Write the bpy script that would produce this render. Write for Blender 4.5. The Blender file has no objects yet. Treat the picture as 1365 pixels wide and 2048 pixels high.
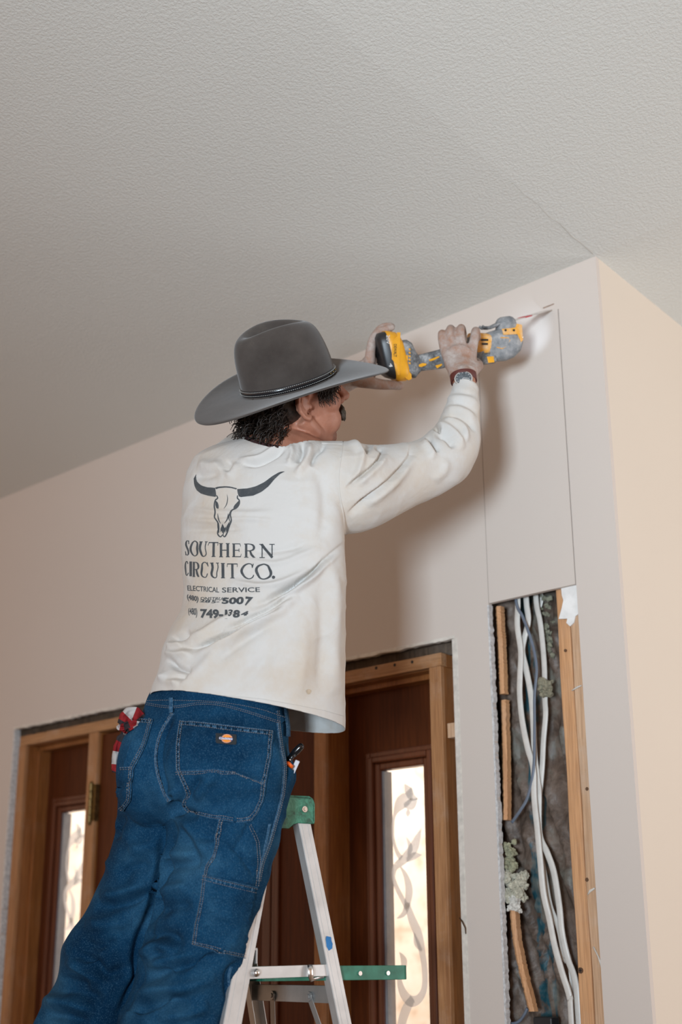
import bpy, bmesh, math, random
import numpy as np
from mathutils import Vector, Matrix, noise as mnoise
from mathutils.bvhtree import BVHTree
from mathutils.geometry import tessellate_polygon

random.seed(7)
SC = bpy.context.scene
COL = SC.collection

# ------------------------------------------------------------------ camera
W, H = 1365, 2048
FPX = 2690.0
_p = math.radians(18.6); _roll = math.radians(-0.37); _az = math.radians(133.2)
CF = Vector((math.cos(_az)*math.cos(_p), math.sin(_az)*math.cos(_p), math.sin(_p)))
_R0 = Vector((math.sin(_az), -math.cos(_az), 0)); _U0 = _R0.cross(CF)
CR = _R0*math.cos(_roll) + _U0*math.sin(_roll)
CU = _U0*math.cos(_roll) - _R0*math.sin(_roll)
FH = Vector((math.cos(_az), math.sin(_az), 0))
UP = Vector((0, 0, 1))
CC = Vector((0, -2.5, 1.36))
cd = bpy.data.cameras.new('camera'); cam = bpy.data.objects.new('camera', cd); COL.objects.link(cam)
cam.matrix_world = Matrix(((CR.x, CU.x, -CF.x, CC.x), (CR.y, CU.y, -CF.y, CC.y), (CR.z, CU.z, -CF.z, CC.z), (0, 0, 0, 1)))
cd.sensor_fit = 'VERTICAL'; cd.sensor_height = 36.0; cd.lens = FPX/H*36.0
cd.dof.use_dof = True; cd.dof.focus_distance = 2.68; cd.dof.aperture_fstop = 2.8
cd.clip_start = 0.05
SC.camera = cam
SC.view_settings.view_transform = 'Standard'; SC.view_settings.look = 'None'
SC.view_settings.gamma = 1.0; SC.view_settings.use_curve_mapping = False
SC.view_settings.exposure = 0.0

# ------------------------------------------------------------------ world and daylight
wd = bpy.data.worlds.new('world'); SC.world = wd; wd.use_nodes = True
wd.node_tree.nodes['Background'].inputs[0].default_value = (1.0, 0.66, 0.46, 1)
wd.node_tree.nodes['Background'].inputs[1].default_value = 0.64

def area(name, loc, target, sx, sy, power, col, spread=180):
    l = bpy.data.lights.new(name, 'AREA'); l.shape = 'RECTANGLE'; l.size = sx; l.size_y = sy
    l.energy = power; l.color = col; l.spread = math.radians(spread)
    o = bpy.data.objects.new(name, l); COL.objects.link(o)
    o.location = loc
    o.rotation_euler = (Vector(target)-Vector(loc)).to_track_quat('-Z', 'Y').to_euler()
    return o
area('window_daylight', (0.48, -4.45, 1.15), (-1.60, 0.0, 2.85), 0.58, 0.75, 42, (0.73, 0.88, 1.0), 80)
area('side_window_daylight', (1.2, 1.6, 1.6), (-1.5, 0.9, 2.0), 1.4, 1.6, 46, (0.92, 0.96, 1.0))
area('porch_daylight', (-5.2, 1.1, 3.6), (-5.2, 2.5, 1.9), 5.0, 0.7, 190, (1.0, 0.97, 0.93))

# ------------------------------------------------------------------ helpers
def ray(x, y): return CF*FPX + CR*(x-W/2) - CU*(y-H/2)
def at(x, y, d): return CC + ray(x, y)*(d/FPX)
def onwall(x, y, Y=0.0):
    r = ray(x, y); return CC + r*((Y-CC.y)/r.y)

def tag(o, label=None, cat=None, group=None, kind=None):
    if label: o['label'] = label
    if cat: o['category'] = cat
    if group: o['group'] = group
    if kind: o['kind'] = kind
    return o
def empty(name, loc, label, cat, group=None, kind=None):
    o = bpy.data.objects.new(name, None); COL.objects.link(o); o.location = loc
    o.empty_display_size = 0.05
    return tag(o, label, cat, group, kind)
def adopt(o, parent):
    if parent:
        o.parent = parent
        w = Matrix.Identity(4); q = parent
        chain = []
        while q: chain.append(q); q = q.parent
        for q in reversed(chain): w = w @ q.matrix_parent_inverse @ Matrix.LocRotScale(q.location, q.rotation_euler, q.scale)
        o.matrix_parent_inverse = w.inverted()

class MB:
    def __init__(s): s.v = []; s.f = []; s.mi = []; s.sm = []; s.cur = 0; s.smooth = False
    def add(s, vs, fs):
        b = len(s.v); s.v += [tuple(x) for x in vs]
        for f in fs: s.f.append(tuple(i+b for i in f)); s.mi.append(s.cur); s.sm.append(s.smooth)
    def box(s, x0, x1, y0, y1, z0, z1):
        s.obox(Vector(((x0+x1)/2, (y0+y1)/2, (z0+z1)/2)), Vector(((x1-x0)/2, 0, 0)), Vector((0, (y1-y0)/2, 0)), Vector((0, 0, (z1-z0)/2)))
    def obox(s, c, a, b, d):
        vs = [c+a*i+b*j+d*k for i in (-1, 1) for j in (-1, 1) for k in (-1, 1)]
        s.add(vs, [(0, 1, 3, 2), (4, 6, 7, 5), (0, 4, 5, 1), (2, 3, 7, 6), (0, 2, 6, 4), (1, 5, 7, 3)])
    def beam(s, p, q, side, w, t):
        """board from p to q; side = direction of its width w, t = thickness"""
        p = Vector(p); q = Vector(q); ax = (q-p)/2
        sd = Vector(side); sd = (sd - ax*(sd.dot(ax)/ax.dot(ax))).normalized()
        n = ax.cross(sd).normalized()
        s.obox((p+q)/2, ax, sd*(w/2), n*(t/2))
    def tube(s, pts, rad, n=10, cap=True, flat=None):
        pts = [Vector(p) for p in pts]; m = len(pts)
        if not hasattr(rad, '__len__'): rad = [rad]*m
        prev = None; rings = []
        for i, p in enumerate(pts):
            t = (pts[min(i+1, m-1)]-pts[max(i-1, 0)]).normalized()
            if prev is None:
                a = t.orthogonal().normalized()
                if flat is not None: a = (Vector(flat) - t*Vector(flat).dot(t)).normalized()
            else: a = (prev - t*prev.dot(t)).normalized()
            prev = a; b = t.cross(a)
            k = 1.0 if flat is None else 0.45
            rings.append([p+(a*math.cos(2*math.pi*j/n)+b*math.sin(2*math.pi*j/n)*k)*rad[i] for j in range(n)])
        vs = [v for r in rings for v in r]
        fs = [(i*n+j, i*n+(j+1) % n, (i+1)*n+(j+1) % n, (i+1)*n+j) for i in range(m-1) for j in range(n)]
        if cap: fs += [tuple(range(n))[::-1], tuple((m-1)*n+j for j in range(n))]
        s.add(vs, fs)
    def loft(s, rings, cap=True, closed=True):
        n = len(rings[0]); m = len(rings)
        vs = [v for r in rings for v in r]
        rng = n if closed else n-1
        fs = [(i*n+j, i*n+(j+1) % n, (i+1)*n+(j+1) % n, (i+1)*n+j) for i in range(m-1) for j in range(rng)]
        if cap and closed: fs += [tuple(range(n))[::-1], tuple((m-1)*n+j for j in range(n))]
        s.add(vs, fs)
    def ball(s, c, r, A=None, B=None, D=None, n=14, m=9):
        c = Vector(c)
        if not hasattr(r, '__len__'): r = (r, r, r)
        A = A or Vector((1, 0, 0)); B = B or Vector((0, 1, 0)); D = D or Vector((0, 0, 1))
        rings = []
        for i in range(m):
            th = math.pi*(i+0.5)/m
            rings.append([c+A*(r[0]*math.sin(th)*math.cos(2*math.pi*j/n))+B*(r[1]*math.sin(th)*math.sin(2*math.pi*j/n))-D*(r[2]*math.cos(th)) for j in range(n)])
        s.loft(rings)
    def disc(s, c, nrm, r, h, n=20):
        nrm = Vector(nrm).normalized(); c = Vector(c)
        s.tube([c-nrm*h/2, c+nrm*h/2], r, n)
    def prism(s, poly, org, ex, ey, ez, th):
        """polygon (2-D, metres) in the plane org+ex,ey, extruded along ez by th"""
        org = Vector(org); n = len(poly)
        a = [org+ex*x+ey*y for x, y in poly]; b = [v+ez*th for v in a]
        tr = tessellate_polygon([[Vector((x, y, 0)) for x, y in poly]])
        s.add(a+b, [tuple(t) for t in tr]+[tuple(i+n for i in t[::-1]) for t in tr]+[(i, (i+1) % n, (i+1) % n+n, i+n) for i in range(n)])
    def build(s, name, mats, parent=None, bevel=0, sub=0, smooth=None, recalc=True):
        me = bpy.data.meshes.new(name); me.from_pydata(s.v, [], s.f)
        if not isinstance(mats, (list, tuple)): mats = [mats]
        for m in mats: me.materials.append(m)
        me.polygons.foreach_set('material_index', s.mi)
        sm = s.sm if smooth is None else [smooth]*len(s.f)
        me.polygons.foreach_set('use_smooth', sm)
        if recalc:
            bm = bmesh.new(); bm.from_mesh(me); bmesh.ops.recalc_face_normals(bm, faces=bm.faces); bm.to_mesh(me); bm.free()
        me.update()
        o = bpy.data.objects.new(name, me); COL.objects.link(o)
        if bevel:
            b = o.modifiers.new('bevel', 'BEVEL'); b.width = bevel; b.segments = 2; b.limit_method = 'ANGLE'; b.angle_limit = math.radians(40)
        if sub:
            b = o.modifiers.new('sub', 'SUBSURF'); b.levels = sub; b.render_levels = sub
        adopt(o, parent)
        return o

def catmull(pts, k=6):
    """smooth a list of tuples / vectors of any length"""
    P = [np.array(p, float) for p in pts]; out = []
    for i in range(len(P)-1):
        p0 = P[max(i-1, 0)]; p1 = P[i]; p2 = P[i+1]; p3 = P[min(i+2, len(P)-1)]
        for j in range(k):
            t = j/k
            out.append(0.5*((2*p1)+(-p0+p2)*t+(2*p0-5*p1+4*p2-p3)*t*t+(-p0+3*p1-3*p2+p3)*t**3))
    out.append(P[-1]); return out
def resample(pts, step=None, n=None):
    P = [np.array(p, float) for p in pts]
    L = [0.0]
    for a, b in zip(P, P[1:]): L.append(L[-1]+float(np.linalg.norm(b[:2]-a[:2]) if step else np.linalg.norm(b-a)))
    if step: n = max(2, int(L[-1]/step)+1)
    out = []
    for i in range(n):
        s = L[-1]*i/(n-1); k = 0
        while k < len(L)-2 and L[k+1] < s: k += 1
        t = (s-L[k])/max(1e-9, L[k+1]-L[k]); out.append(P[k]*(1-t)+P[k+1]*t)
    return out

# ------------------------------------------------------------------ materials
class NT:
    def __init__(s, name):
        s.m = bpy.data.materials.new(name); s.m.use_nodes = True; s.t = s.m.node_tree
        s.b = s.t.nodes['Principled BSDF']; s.tc = s.t.nodes.new('ShaderNodeTexCoord')
    def n(s, typ, **kw):
        nd = s.t.nodes.new(typ)
        for k, v in kw.items():
            if k in nd.inputs: 
                if isinstance(v, bpy.types.NodeSocket): s.t.links.new(v, nd.inputs[k])
                else: nd.inputs[k].default_value = v
            else: setattr(nd, k, v)
        return nd
    def link(s, a, b): s.t.links.new(a, b)
    def mapped(s, scale=(1, 1, 1), src='Object', rot=(0, 0, 0)):
        mp = s.n('ShaderNodeMapping'); s.link(s.tc.outputs[src], mp.inputs['Vector']); mp.inputs['Scale'].default_value = scale
        mp.inputs['Rotation'].default_value = rot
        return mp.outputs[0]
    def noise(s, scale, detail=4, rough=0.55, vec=None, dist=0.0):
        nd = s.n('ShaderNodeTexNoise'); nd.inputs['Scale'].default_value = scale; nd.inputs['Detail'].default_value = detail
        nd.inputs['Roughness'].default_value = rough; nd.inputs['Distortion'].default_value = dist
        s.link(vec or s.tc.outputs['Object'], nd.inputs['Vector']); return nd.outputs['Fac']
    def ramp(s, fac, stops):
        r = s.n('ShaderNodeValToRGB'); s.link(fac, r.inputs[0]); e = r.color_ramp.elements
        while len(e) < len(stops): e.new(0.5)
        for i, (p, c) in enumerate(stops): e[i].position = p; e[i].color = (*c, 1) if len(c) == 3 else c
        return r.outputs[0]
    def mix(s, fac, a, b, mode='MIX'):
        m = s.n('ShaderNodeMix', data_type='RGBA', blend_type=mode)
        for idx, v in ((0, fac), (6, a), (7, b)):
            if isinstance(v, bpy.types.NodeSocket): s.link(v, m.inputs[idx])
            else: m.inputs[idx].default_value = (*v, 1) if hasattr(v, '__len__') else v
        return m.outputs[2]
    def bump(s, h, strength, dist, prev=None):
        b = s.n('ShaderNodeBump'); s.link(h, b.inputs['Height']); b.inputs['Strength'].default_value = strength; b.inputs['Distance'].default_value = dist
        if prev: s.link(prev, b.inputs['Normal'])
        s.link(b.outputs[0], s.b.inputs['Normal']); return b.outputs[0]
    def done(s, col=None, rough=None, metal=0.0, spec=None):
        if col is not None:
            if isinstance(col, bpy.types.NodeSocket): s.link(col, s.b.inputs['Base Color'])
            else: s.b.inputs['Base Color'].default_value = (*col, 1)
        if rough is not None:
            if isinstance(rough, bpy.types.NodeSocket): s.link(rough, s.b.inputs['Roughness'])
            else: s.b.inputs['Roughness'].default_value = rough
        s.b.inputs['Metallic'].default_value = metal
        if spec is not None: s.b.inputs['Specular IOR Level'].default_value = spec
        return s.m

def simple(name, col, rough=0.6, metal=0, var=0.12, vs=30, bump=0.0, bs=200, spec=None):
    t = NT(name); f = t.noise(vs)
    c = t.ramp(f, [(0.3, tuple(x*(1-var) for x in col)), (0.7, tuple(min(1, x*(1+var)) for x in col))])
    if bump: t.bump(t.noise(bs, 3), bump, 0.001)
    return t.done(c, rough, metal, spec)
def wood(name, dark, light, rough=0.45, scale=(28, 28, 1.6), rot=(0, 0, 0), dust=0.0, spec=None):
    t = NT(name); v = t.mapped(scale, rot=rot)
    f = t.noise(1.0, 6, 0.6, v, 0.6); g = t.noise(7.0, 3, 0.5, v)
    c = t.ramp(f, [(0.3, dark), (0.7, light)])
    c = t.mix(0.35, c, t.ramp(g, [(0.35, tuple(x*0.6 for x in dark)), (0.65, tuple(min(1, x*1.15) for x in light))]))
    if dust:
        d = t.ramp(t.noise(9, 5, 0.7), [(0.5, (0, 0, 0)), (0.75, (dust,)*3)]); c = t.mix(d, c, (0.62, 0.55, 0.48))
    t.bump(g, 0.15, 0.001)
    return t.done(c, rough, spec=spec)

def painted(name, col, bscale, bstr, bdist, rough=0.75):
    t = NT(name)
    c = t.ramp(t.noise(1.3, 3), [(0.3, tuple(x*0.975 for x in col)), (0.7, col)])
    h = t.noise(bscale, 3, 0.6); h2 = t.ramp(h, [(0.38, (0, 0, 0)), (0.62, (1, 1, 1))])
    t.bump(h2, bstr, bdist)
    return t.done(c, rough, spec=0.2)
M_wall = painted('cream_wall_paint', (0.65, 0.58, 0.525), 190, 0.10, 0.0006)
M_beige = painted('beige_wall_paint', (0.72, 0.63, 0.53), 190, 0.08, 0.0006)
M_ceil = painted('textured_ceiling_paint', (0.665, 0.655, 0.61), 150, 0.42, 0.0016, 0.85)
M_floor = wood('floor_boards', (0.20, 0.12, 0.06), (0.34, 0.22, 0.13), 0.4, (2, 18, 18))
M_gyp = simple('gypsum_core', (0.62, 0.62, 0.62), 0.95, var=0.25, vs=120, bump=0.6, bs=160)
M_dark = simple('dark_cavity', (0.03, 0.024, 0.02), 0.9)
M_frameA = wood('amber_stained_frame', (0.19, 0.062, 0.014), (0.33, 0.125, 0.034), 0.42, dust=0.05)
M_frameE = wood('bare_tan_frame_edge', (0.30, 0.13, 0.05), (0.45, 0.23, 0.10), 0.6, dust=0.2)
M_frameH = wood('bare_tan_frame_head', (0.30, 0.14, 0.055), (0.45, 0.24, 0.11), 0.6, (1.6, 28, 28), dust=0.25)
M_door = wood('red_brown_door_wood', (0.060, 0.013, 0.003), (0.105, 0.026, 0.006), 0.45, (20, 20, 1.2), spec=0.2)
M_mould = wood('red_brown_moulding', (0.080, 0.020, 0.007), (0.13, 0.036, 0.014), 0.28, (20, 20, 1.2))
M_stud = wood('fresh_pine_stud', (0.52, 0.25, 0.11), (0.68, 0.38, 0.19), 0.7, (40, 40, 1.6), dust=0.12)
M_studP = wood('paler_pine_stud', (0.50, 0.29, 0.16), (0.66, 0.44, 0.28), 0.75, (40, 40, 1.6), dust=0.3)
M_rough = wood('rough_lumber', (0.05, 0.032, 0.02), (0.12, 0.08, 0.05), 0.85, (30, 30, 1.6), dust=0.12)
M_brass = simple('aged_brass', (0.20, 0.14, 0.06), 0.45, 1.0, 0.4, 90)
M_alu = NT('brushed_aluminium'); _v = M_alu.mapped((120, 120, 3)); _g = M_alu.noise(3, 3, .6, _v)
M_alu.bump(_g, 0.12, 0.0005); M_alu = M_alu.done(M_alu.ramp(M_alu.noise(14, 4), [(0.3, (0.50, 0.49, 0.48)), (0.7, (0.66, 0.65, 0.64))]), 0.5, 0.55)
M_aluD = simple('dull_aluminium', (0.40, 0.39, 0.38), 0.5, 0.6, 0.15, 20)
M_steel = simple('bright_steel', (0.72, 0.71, 0.70), 0.25, 1.0, 0.1)
_t = NT('scuffed_green_plastic')
_c = _t.ramp(_t.noise(38, 6, 0.7, dist=0.8), [(0.36, (0.018, 0.075, 0.045)), (0.5, (0.035, 0.19, 0.115)), (0.70, (0.10, 0.34, 0.23))])
_t.bump(_t.noise(160, 3), 0.2, 0.0008); M_green = _t.done(_c, 0.5)
_t = NT('clean_green_plastic'); _c = _t.ramp(_t.noise(24, 5), [(0.35, (0.012, 0.11, 0.065)), (0.65, (0.03, 0.20, 0.13)), (0.8, (0.10, 0.3, 0.22))]); M_greenT = _t.done(_c, 0.45)
M_bluetape = simple('blue_tape', (0.01, 0.16, 0.42), 0.6)
# ------------------------------------------------------------------ room shell
def ceil_z(y): return 2.962 - 0.155*y
def struct(o, label=None, cat=None): return tag(o, label, cat, None, 'structure')

fl = MB(); fl.box(-7.5, 3.0, -6.5, 6.0, -0.05, 0.0)
struct(fl.build('floor', M_floor), 'wooden floor boards under the green-topped ladder', 'floor')

w = MB()
xs = [-7.0, -3.837, -1.980, -1.868, -1.8662, -1.6222, -1.620, -1.507]
zs = [0.0, 2.105, 2.170, 2.1715, 2.862, 2.962]
for i in range(len(xs)-1):
    for k in range(len(zs)-1):
        x0, x1, z0, z1 = xs[i], xs[i+1], zs[k], zs[k+1]
        if i == 1 and z1 <= 2.105: continue
        if i in (3, 4, 5) and z1 <= 2.8621: continue
        w.box(x0, x1, 0.0, 0.0127, z0, z1)
# wedge closing the top against the raised ceiling is not needed: ceiling meets the wall at y = 0
wa = w.build('wall_back', M_wall)
wm = wa.modifiers.new('weld', 'WELD'); wm.merge_threshold = 0.0001
struct(wa, 'cream painted drywall holding the stained entry doors and the open stud bay', 'wall')

pn = MB(); pn.box(-1.8660, -1.6224, -0.0006, 0.0121, 2.1718, 2.8617)
tag(pn.build('drywall_panel', M_wall), 'tall rectangle of cream drywall scored by thin cut lines above the open stud bay', 'drywall')

# raw plaster lips round the two openings
def lip(mb, x0, x1, z0, z1, y0, y1, seed, step=0.02, rag=0.004):
    rnd = random.Random(seed)
    if z1-z0 > x1-x0:
        n = max(2, int((z1-z0)/step)); L = []
        for i in range(n+1):
            z = z0+(z1-z0)*i/n; j = rnd.uniform(-rag, rag)
            L.append([Vector((x0, y0, z)), Vector((x1+j, y0-rnd.uniform(0, .001), z)), Vector((x1+j*1.3, y1, z)), Vector((x0, y1, z))])
    else:
        n = max(2, int((x1-x0)/step)); L = []
        for i in range(n+1):
            x = x0+(x1-x0)*i/n; j = rnd.uniform(-rag, rag)
            L.append([Vector((x, y0, z1)), Vector((x, y0, z0+j)), Vector((x, y1, z0+j)), Vector((x, y1, z1))])
    mb.loft(L)
M_plaster = simple('raw_plaster', (0.66, 0.62, 0.56), 0.9, var=0.15, vs=60, bump=0.6, bs=90)
g = MB()
lip(g, -1.872, -1.8665, 0.0, 2.168, -0.0004, 0.0135, 3, 0.006, 0.0016)
lip(g, -3.842, -3.8345, 0.0, 2.105, -0.0008, 0.022, 4, 0.015, 0.003)
struct(g.build('trim_1', M_gyp), 'crumbly grey cut gypsum edges of the wall openings', 'trim')
g = MB()
lip(g, -3.842, -1.974, 2.1035, 2.112, -0.0022, 0.012, 5, 0.012, 0.0022)
g.box(-1.9815, -1.966, -0.0022, 0.012, 0.0, 2.1035)
struct(g.build('trim_2', M_plaster, bevel=0.001), 'thin raw plaster bead along the top and right of the door opening', 'trim')

# wall beyond the corner (beige) and the corner itself
b = MB(); b.box(-1.5195, -1.507, 0.0, 5.5, 0.0, 2.90)
b.cur = 0
bw = MB()
n = 24; rings = []
for i in range(n+1):
    y = 0.0128+5.0*i/n
    zt = 2.963-0.112*y
    rings.append([Vector((-1.507, y, 0)), Vector((-1.507, y, zt)), Vector((-1.5195, y, zt)), Vector((-1.5195, y, 0))])
bw.loft(rings)
struct(bw.build('wall_right', M_beige), 'bright beige wall running away past the outside corner', 'wall')

# ceilings: rising gently from the door wall into the room, two planes meeting at a crease
c = MB()
def cp(x, y):
    z = 2.962-0.155*min(y, 0)-0.112*max(y, 0)
    if x > -1.507: z += 0.045*(x+1.507)
    return z
for (xa, xb, ya, yb) in ((-7.0, -1.507, -7.0, 0.0127), (-1.507, 3.2, -7.0, 5.0)):
    ny = 14; R = []
    ys = sorted(set([ya+(yb-ya)*i/ny for i in range(ny+1)]+([0.0] if ya < 0 < yb else [])))
    for y in ys:
        R.append([Vector((xa, y, cp(xa, y))), Vector((xb, y, cp(xb, y))), Vector((xb, y, cp(xb, y)+0.05)), Vector((xa, y, cp(xa, y)+0.05))])
    c.loft(R)
struct(c.build('ceiling', M_ceil), 'pale grey textured vaulted ceiling with a crease from the corner', 'ceiling')
cr = MB()
pts = [Vector((-1.507+0.0018*math.sin(i*1.7)+0.0012*math.sin(i*4.1), -0.01-0.028*i, cp(-1.507, -0.01-0.028*i)-0.0002)) for i in range(13)]
cr.tube(pts, [0.0011*(1-i/15) for i in range(13)], 5)
struct(cr.build('trim_3', simple('ceiling_crack_tan', (0.46, 0.42, 0.37), 0.9)), 'hairline crack along the ceiling crease above the corner', 'trim')  # thin tapering line, darker than the ceiling, laid along the crack

# ------------------------------------------------------------------ entry: jambs, mullions, door, sidelights
hd = MB(); hd.box(-3.9, -1.90, 0.016, 0.10, 2.108, 2.19); hd.box(-3.836, -1.98, 0.040, 0.115, 2.0775, 2.108)  # second box: dark filler added to stop porch light leaking over the head
hd.box(-3.88, -3.836, 0.024, 0.11, 0, 2.108); hd.box(-1.978, -1.938, 0.016, 0.105, 0, 2.108)
struct(hd.build('trim_4', M_rough), 'dark rough lumber, with an added dark filler over the head, in the gap around the door frame', 'trim')

fr = empty('trim_5', (-2.9, 0.0, 0.0), 'amber stained entry door frame with bare tan front edges', 'door frame', kind='structure')
def part(name, m, parent, boxes, bevel=0.0015, **k):
    mb = MB()
    for q in boxes: mb.box(*q)
    return mb.build(name, m, parent, bevel=bevel, **k)
part('head_jamb', M_frameH, fr, [(-3.802, -2.018, 0.0, 0.020, 2.045, 2.077)])
part('head_soffit', M_frameA, fr, [(-3.802, -2.018, 0.021, 0.13, 2.044, 2.076), (-3.76, -2.05, 0.05, 0.088, 2.030, 2.044)])
part('side_jamb', M_frameA, fr, [(-3.802, -3.766, 0.012, 0.13, 0, 2.0445), (-3.766, -3.752, 0.045, 0.09, 0, 2.03)])
part('side_jamb', M_frameA, fr, [(-2.055, -2.020, 0.012, 0.13, 0, 2.0445)])
part('jamb_edge', M_frameE, fr, [(-3.803, -3.765, -0.001, 0.0125, 0, 2.0445)])
part('jamb_edge', M_frameE, fr, [(-2.056, -2.019, -0.001, 0.0125, 0, 2.0445)])
for x0, x1 in ((-3.422, -3.378), (-2.447, -2.408)):
    part('mullion', M_frameA, fr, [(x0, x1, 0.010, 0.13, 0, 2.0435)])
    part('mullion_edge', M_frameE, fr, [(x0-0.001, x1+0.001, -0.001, 0.0105, 0, 2.0435)])
h = MB()
for (x, y) in ((753, 1336), (790, 1330), (825, 1324), (68, 1466), (90, 1462), (330, 1418)):
    p = onwall(x, y); h.disc(Vector((p.x, 0.0, p.z)), (0, 1, 0), 0.0042, 0.0012, 10)
h.build('nail_hole', M_dark, fr)

M_outglass = NT('clear_glass'); t = M_outglass
tr = t.n('ShaderNodeBsdfTransparent'); gl = t.n('ShaderNodeBsdfGlossy'); gl.inputs['Roughness'].default_value = 0.02
mx = t.n('ShaderNodeMixShader'); mx.inputs[0].default_value = 0.06
t.link(tr.outputs[0], mx.inputs[1]); t.link(gl.outputs[0], mx.inputs[2])
t.link(mx.outputs[0], t.t.nodes['Material Output'].inputs[0]); M_glass = t.m
t = NT('frosted_etching'); tr = t.n('ShaderNodeBsdfTransparent'); df = t.n('ShaderNodeBsdfTranslucent'); df.inputs[0].default_value = (0.88, 0.90, 0.92, 1)
d2 = t.n('ShaderNodeBsdfDiffuse'); d2.inputs[0].default_value = (0.80, 0.81, 0.82, 1)
m1 = t.n('ShaderNodeMixShader'); m1.inputs[0].default_value = 0.5; t.link(df.outputs[0], m1.inputs[1]); t.link(d2.outputs[0], m1.inputs[2])
m2 = t.n('ShaderNodeMixShader'); m2.inputs[0].default_value = 0.80; t.link(tr.outputs[0], m2.inputs[1]); t.link(m1.outputs[0], m2.inputs[2])
t.link(m2.outputs[0], t.t.nodes['Material Output'].inputs[0]); M_etch = t.m
M_spacer = simple('grey_glazing_spacer', (0.30, 0.32, 0.35), 0.4, 0.3)

def leaf(mb, pts, y, widths):
    """flat ribbon lying in the plane y through (x,z) points"""
    P = catmull(pts, 8); Wd = [float(v[0]) for v in catmull([(a,) for a in widths], 8)]
    A = []; B = []
    for i, p in enumerate(P):
        a = P[max(i-1, 0)]; b2 = P[min(i+1, len(P)-1)]; t2 = b2-a; t2 = t2/max(1e-9, np.linalg.norm(t2)); nrm = np.array([-t2[1], t2[0]])
        A.append(Vector((p[0]+nrm[0]*Wd[i]/2, y, p[1]+nrm[1]*Wd[i]/2))); B.append(Vector((p[0]-nrm[0]*Wd[i]/2, y, p[1]-nrm[1]*Wd[i]/2)))
    n2 = len(A); mb.add(A+B, [(i, i+1, n2+i+1, n2+i) for i in range(n2-1)])
def zz(u, v):     # coordinates measured on the right-hand pane: pixel -> local metres from the pane's top centre
    p = onwall(740+u/3.88, 1520+v/3.88, 0.092); return (p.x+2.2225, p.z-1.826)
SCROLL = [
    ([zz(265, 185), zz(295, 240), zz(330, 290), zz(370, 300)], [.002, .016, .012, .001]),
    ([zz(320, 215), zz(290, 290), zz(230, 340), zz(190, 420), zz(175, 520), zz(180, 620), zz(205, 710), zz(240, 765)], [.004, .022, .024, .008, .006, .006, .008, .010]),
    ([zz(365, 300), zz(320, 340), zz(260, 350)], [.002, .020, .006]),
    ([zz(290, 380), zz(292, 410), zz(290, 440)], [.002, .010, .001]),
    ([zz(395, 530), zz(365, 610), zz(330, 690), zz(260, 770), zz(195, 830), zz(180, 900), zz(200, 980), zz(250, 1080), zz(290, 1150)], [.001, .014, .020, .016, .012, .008, .009, .010, .012]),
    ([zz(280, 600), zz(310, 680), zz(290, 740)], [.001, .010, .006]),
    ([zz(400, 735), zz(340, 745), zz(280, 775)], [.001, .012, .008]),
    ([zz(235, 830), zz(275, 900), zz(300, 1000), zz(290, 1100), zz(260, 1190), zz(205, 1230)], [.003, .010, .016, .014, .010, .001]),
    ([zz(285, 1110), zz(320, 1230), zz(370, 1350), zz(400, 1480), zz(420, 1620), zz(420, 1760), zz(380, 1850), zz(310, 1870), zz(250, 1800), zz(225, 1700), zz(240, 1620)], [.010, .016, .018, .014, .012, .012, .014, .018, .016, .010, .004]),
    ([zz(225, 1490), zz(260, 1560), zz(250, 1640)], [.001, .014, .006]),
    ([zz(340, 1340), zz(360, 1420), zz(400, 1480)], [.001, .012, .004]),
    ([zz(330, 1850), zz(280, 1930), zz(245, 2040), zz(230, 2200), zz(300, 2400), zz(380, 2600), zz(400, 2800)], [.012, .018, .018, .014, .012, .014, .010]),
]
def sidelight(name, x0, x1, gc, label, parent_label):
    r = empty(name, ((x0+x1)/2, 0.09, 0), label, 'sidelight window', kind='structure')
    ga, gb, gt = gc-0.070, gc+0.070, 1.826
    part('panel', M_door, r, [(x0, ga-0.030, 0.088, 0.125, 0, 2.031), (gb+0.030, x1, 0.088, 0.125, 0, 2.031), (ga-0.030, gb+0.030, 0.088, 0.125, gt+0.030, 2.031), (ga-0.030, gb+0.030, 0.088, 0.125, 0, 0.25)], bevel=0)
    mo = MB()
    for a, b2, c2, d2 in ((ga-0.050, 0.016, 0.078, 0), (ga-0.036, 0.016, 0.070, 0), (ga-0.020, 0.018, 0.080, 0)):
        off = ga-a
        mo.box(a, a+b2, c2, 0.112, 0.22, gt+off); mo.box(gb+off-b2, gb+off, c2, 0.112, 0.22, gt+off)
        mo.box(a+b2, gb+off-b2, c2, 0.112, gt+off-b2, gt+off); mo.box(a+b2, gb+off-b2, c2, 0.112, 0.22, 0.22+b2)
    mo.build('glazing_moulding', M_mould, r, bevel=0.004)
    sp = MB(); sp.box(ga-0.003, ga+0.006, 0.090, 0.118, 0.24, gt); sp.box(gb-0.004, gb+0.003, 0.090, 0.118, 0.24, gt)
    sp.build('glazing_spacer', M_spacer, r)
    gp = MB(); gp.box(ga, gb, 0.096, 0.099, 0.24, gt); pane = gp.build('pane', M_glass, r)
    e = MB()
    for pts, wd_ in SCROLL: leaf(e, [(p[0]+gc, p[1]+gt) for p in pts], 0.0945, [q*1.45 for q in wd_])
    e2 = e.build('etched_scroll', M_etch, pane, recalc=False); e2['label'] = 'frosted leafy scroll etched on the glass'
    return r
sidelight('window_1', -3.752, -3.422, -3.594, 'narrow etched glass sidelight left of the entry door, in red-brown panel', '')
sidelight('window_2', -2.408, -2.055, -2.2225, 'narrow etched glass sidelight right of the entry door, behind the ladder tray', '')

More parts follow.
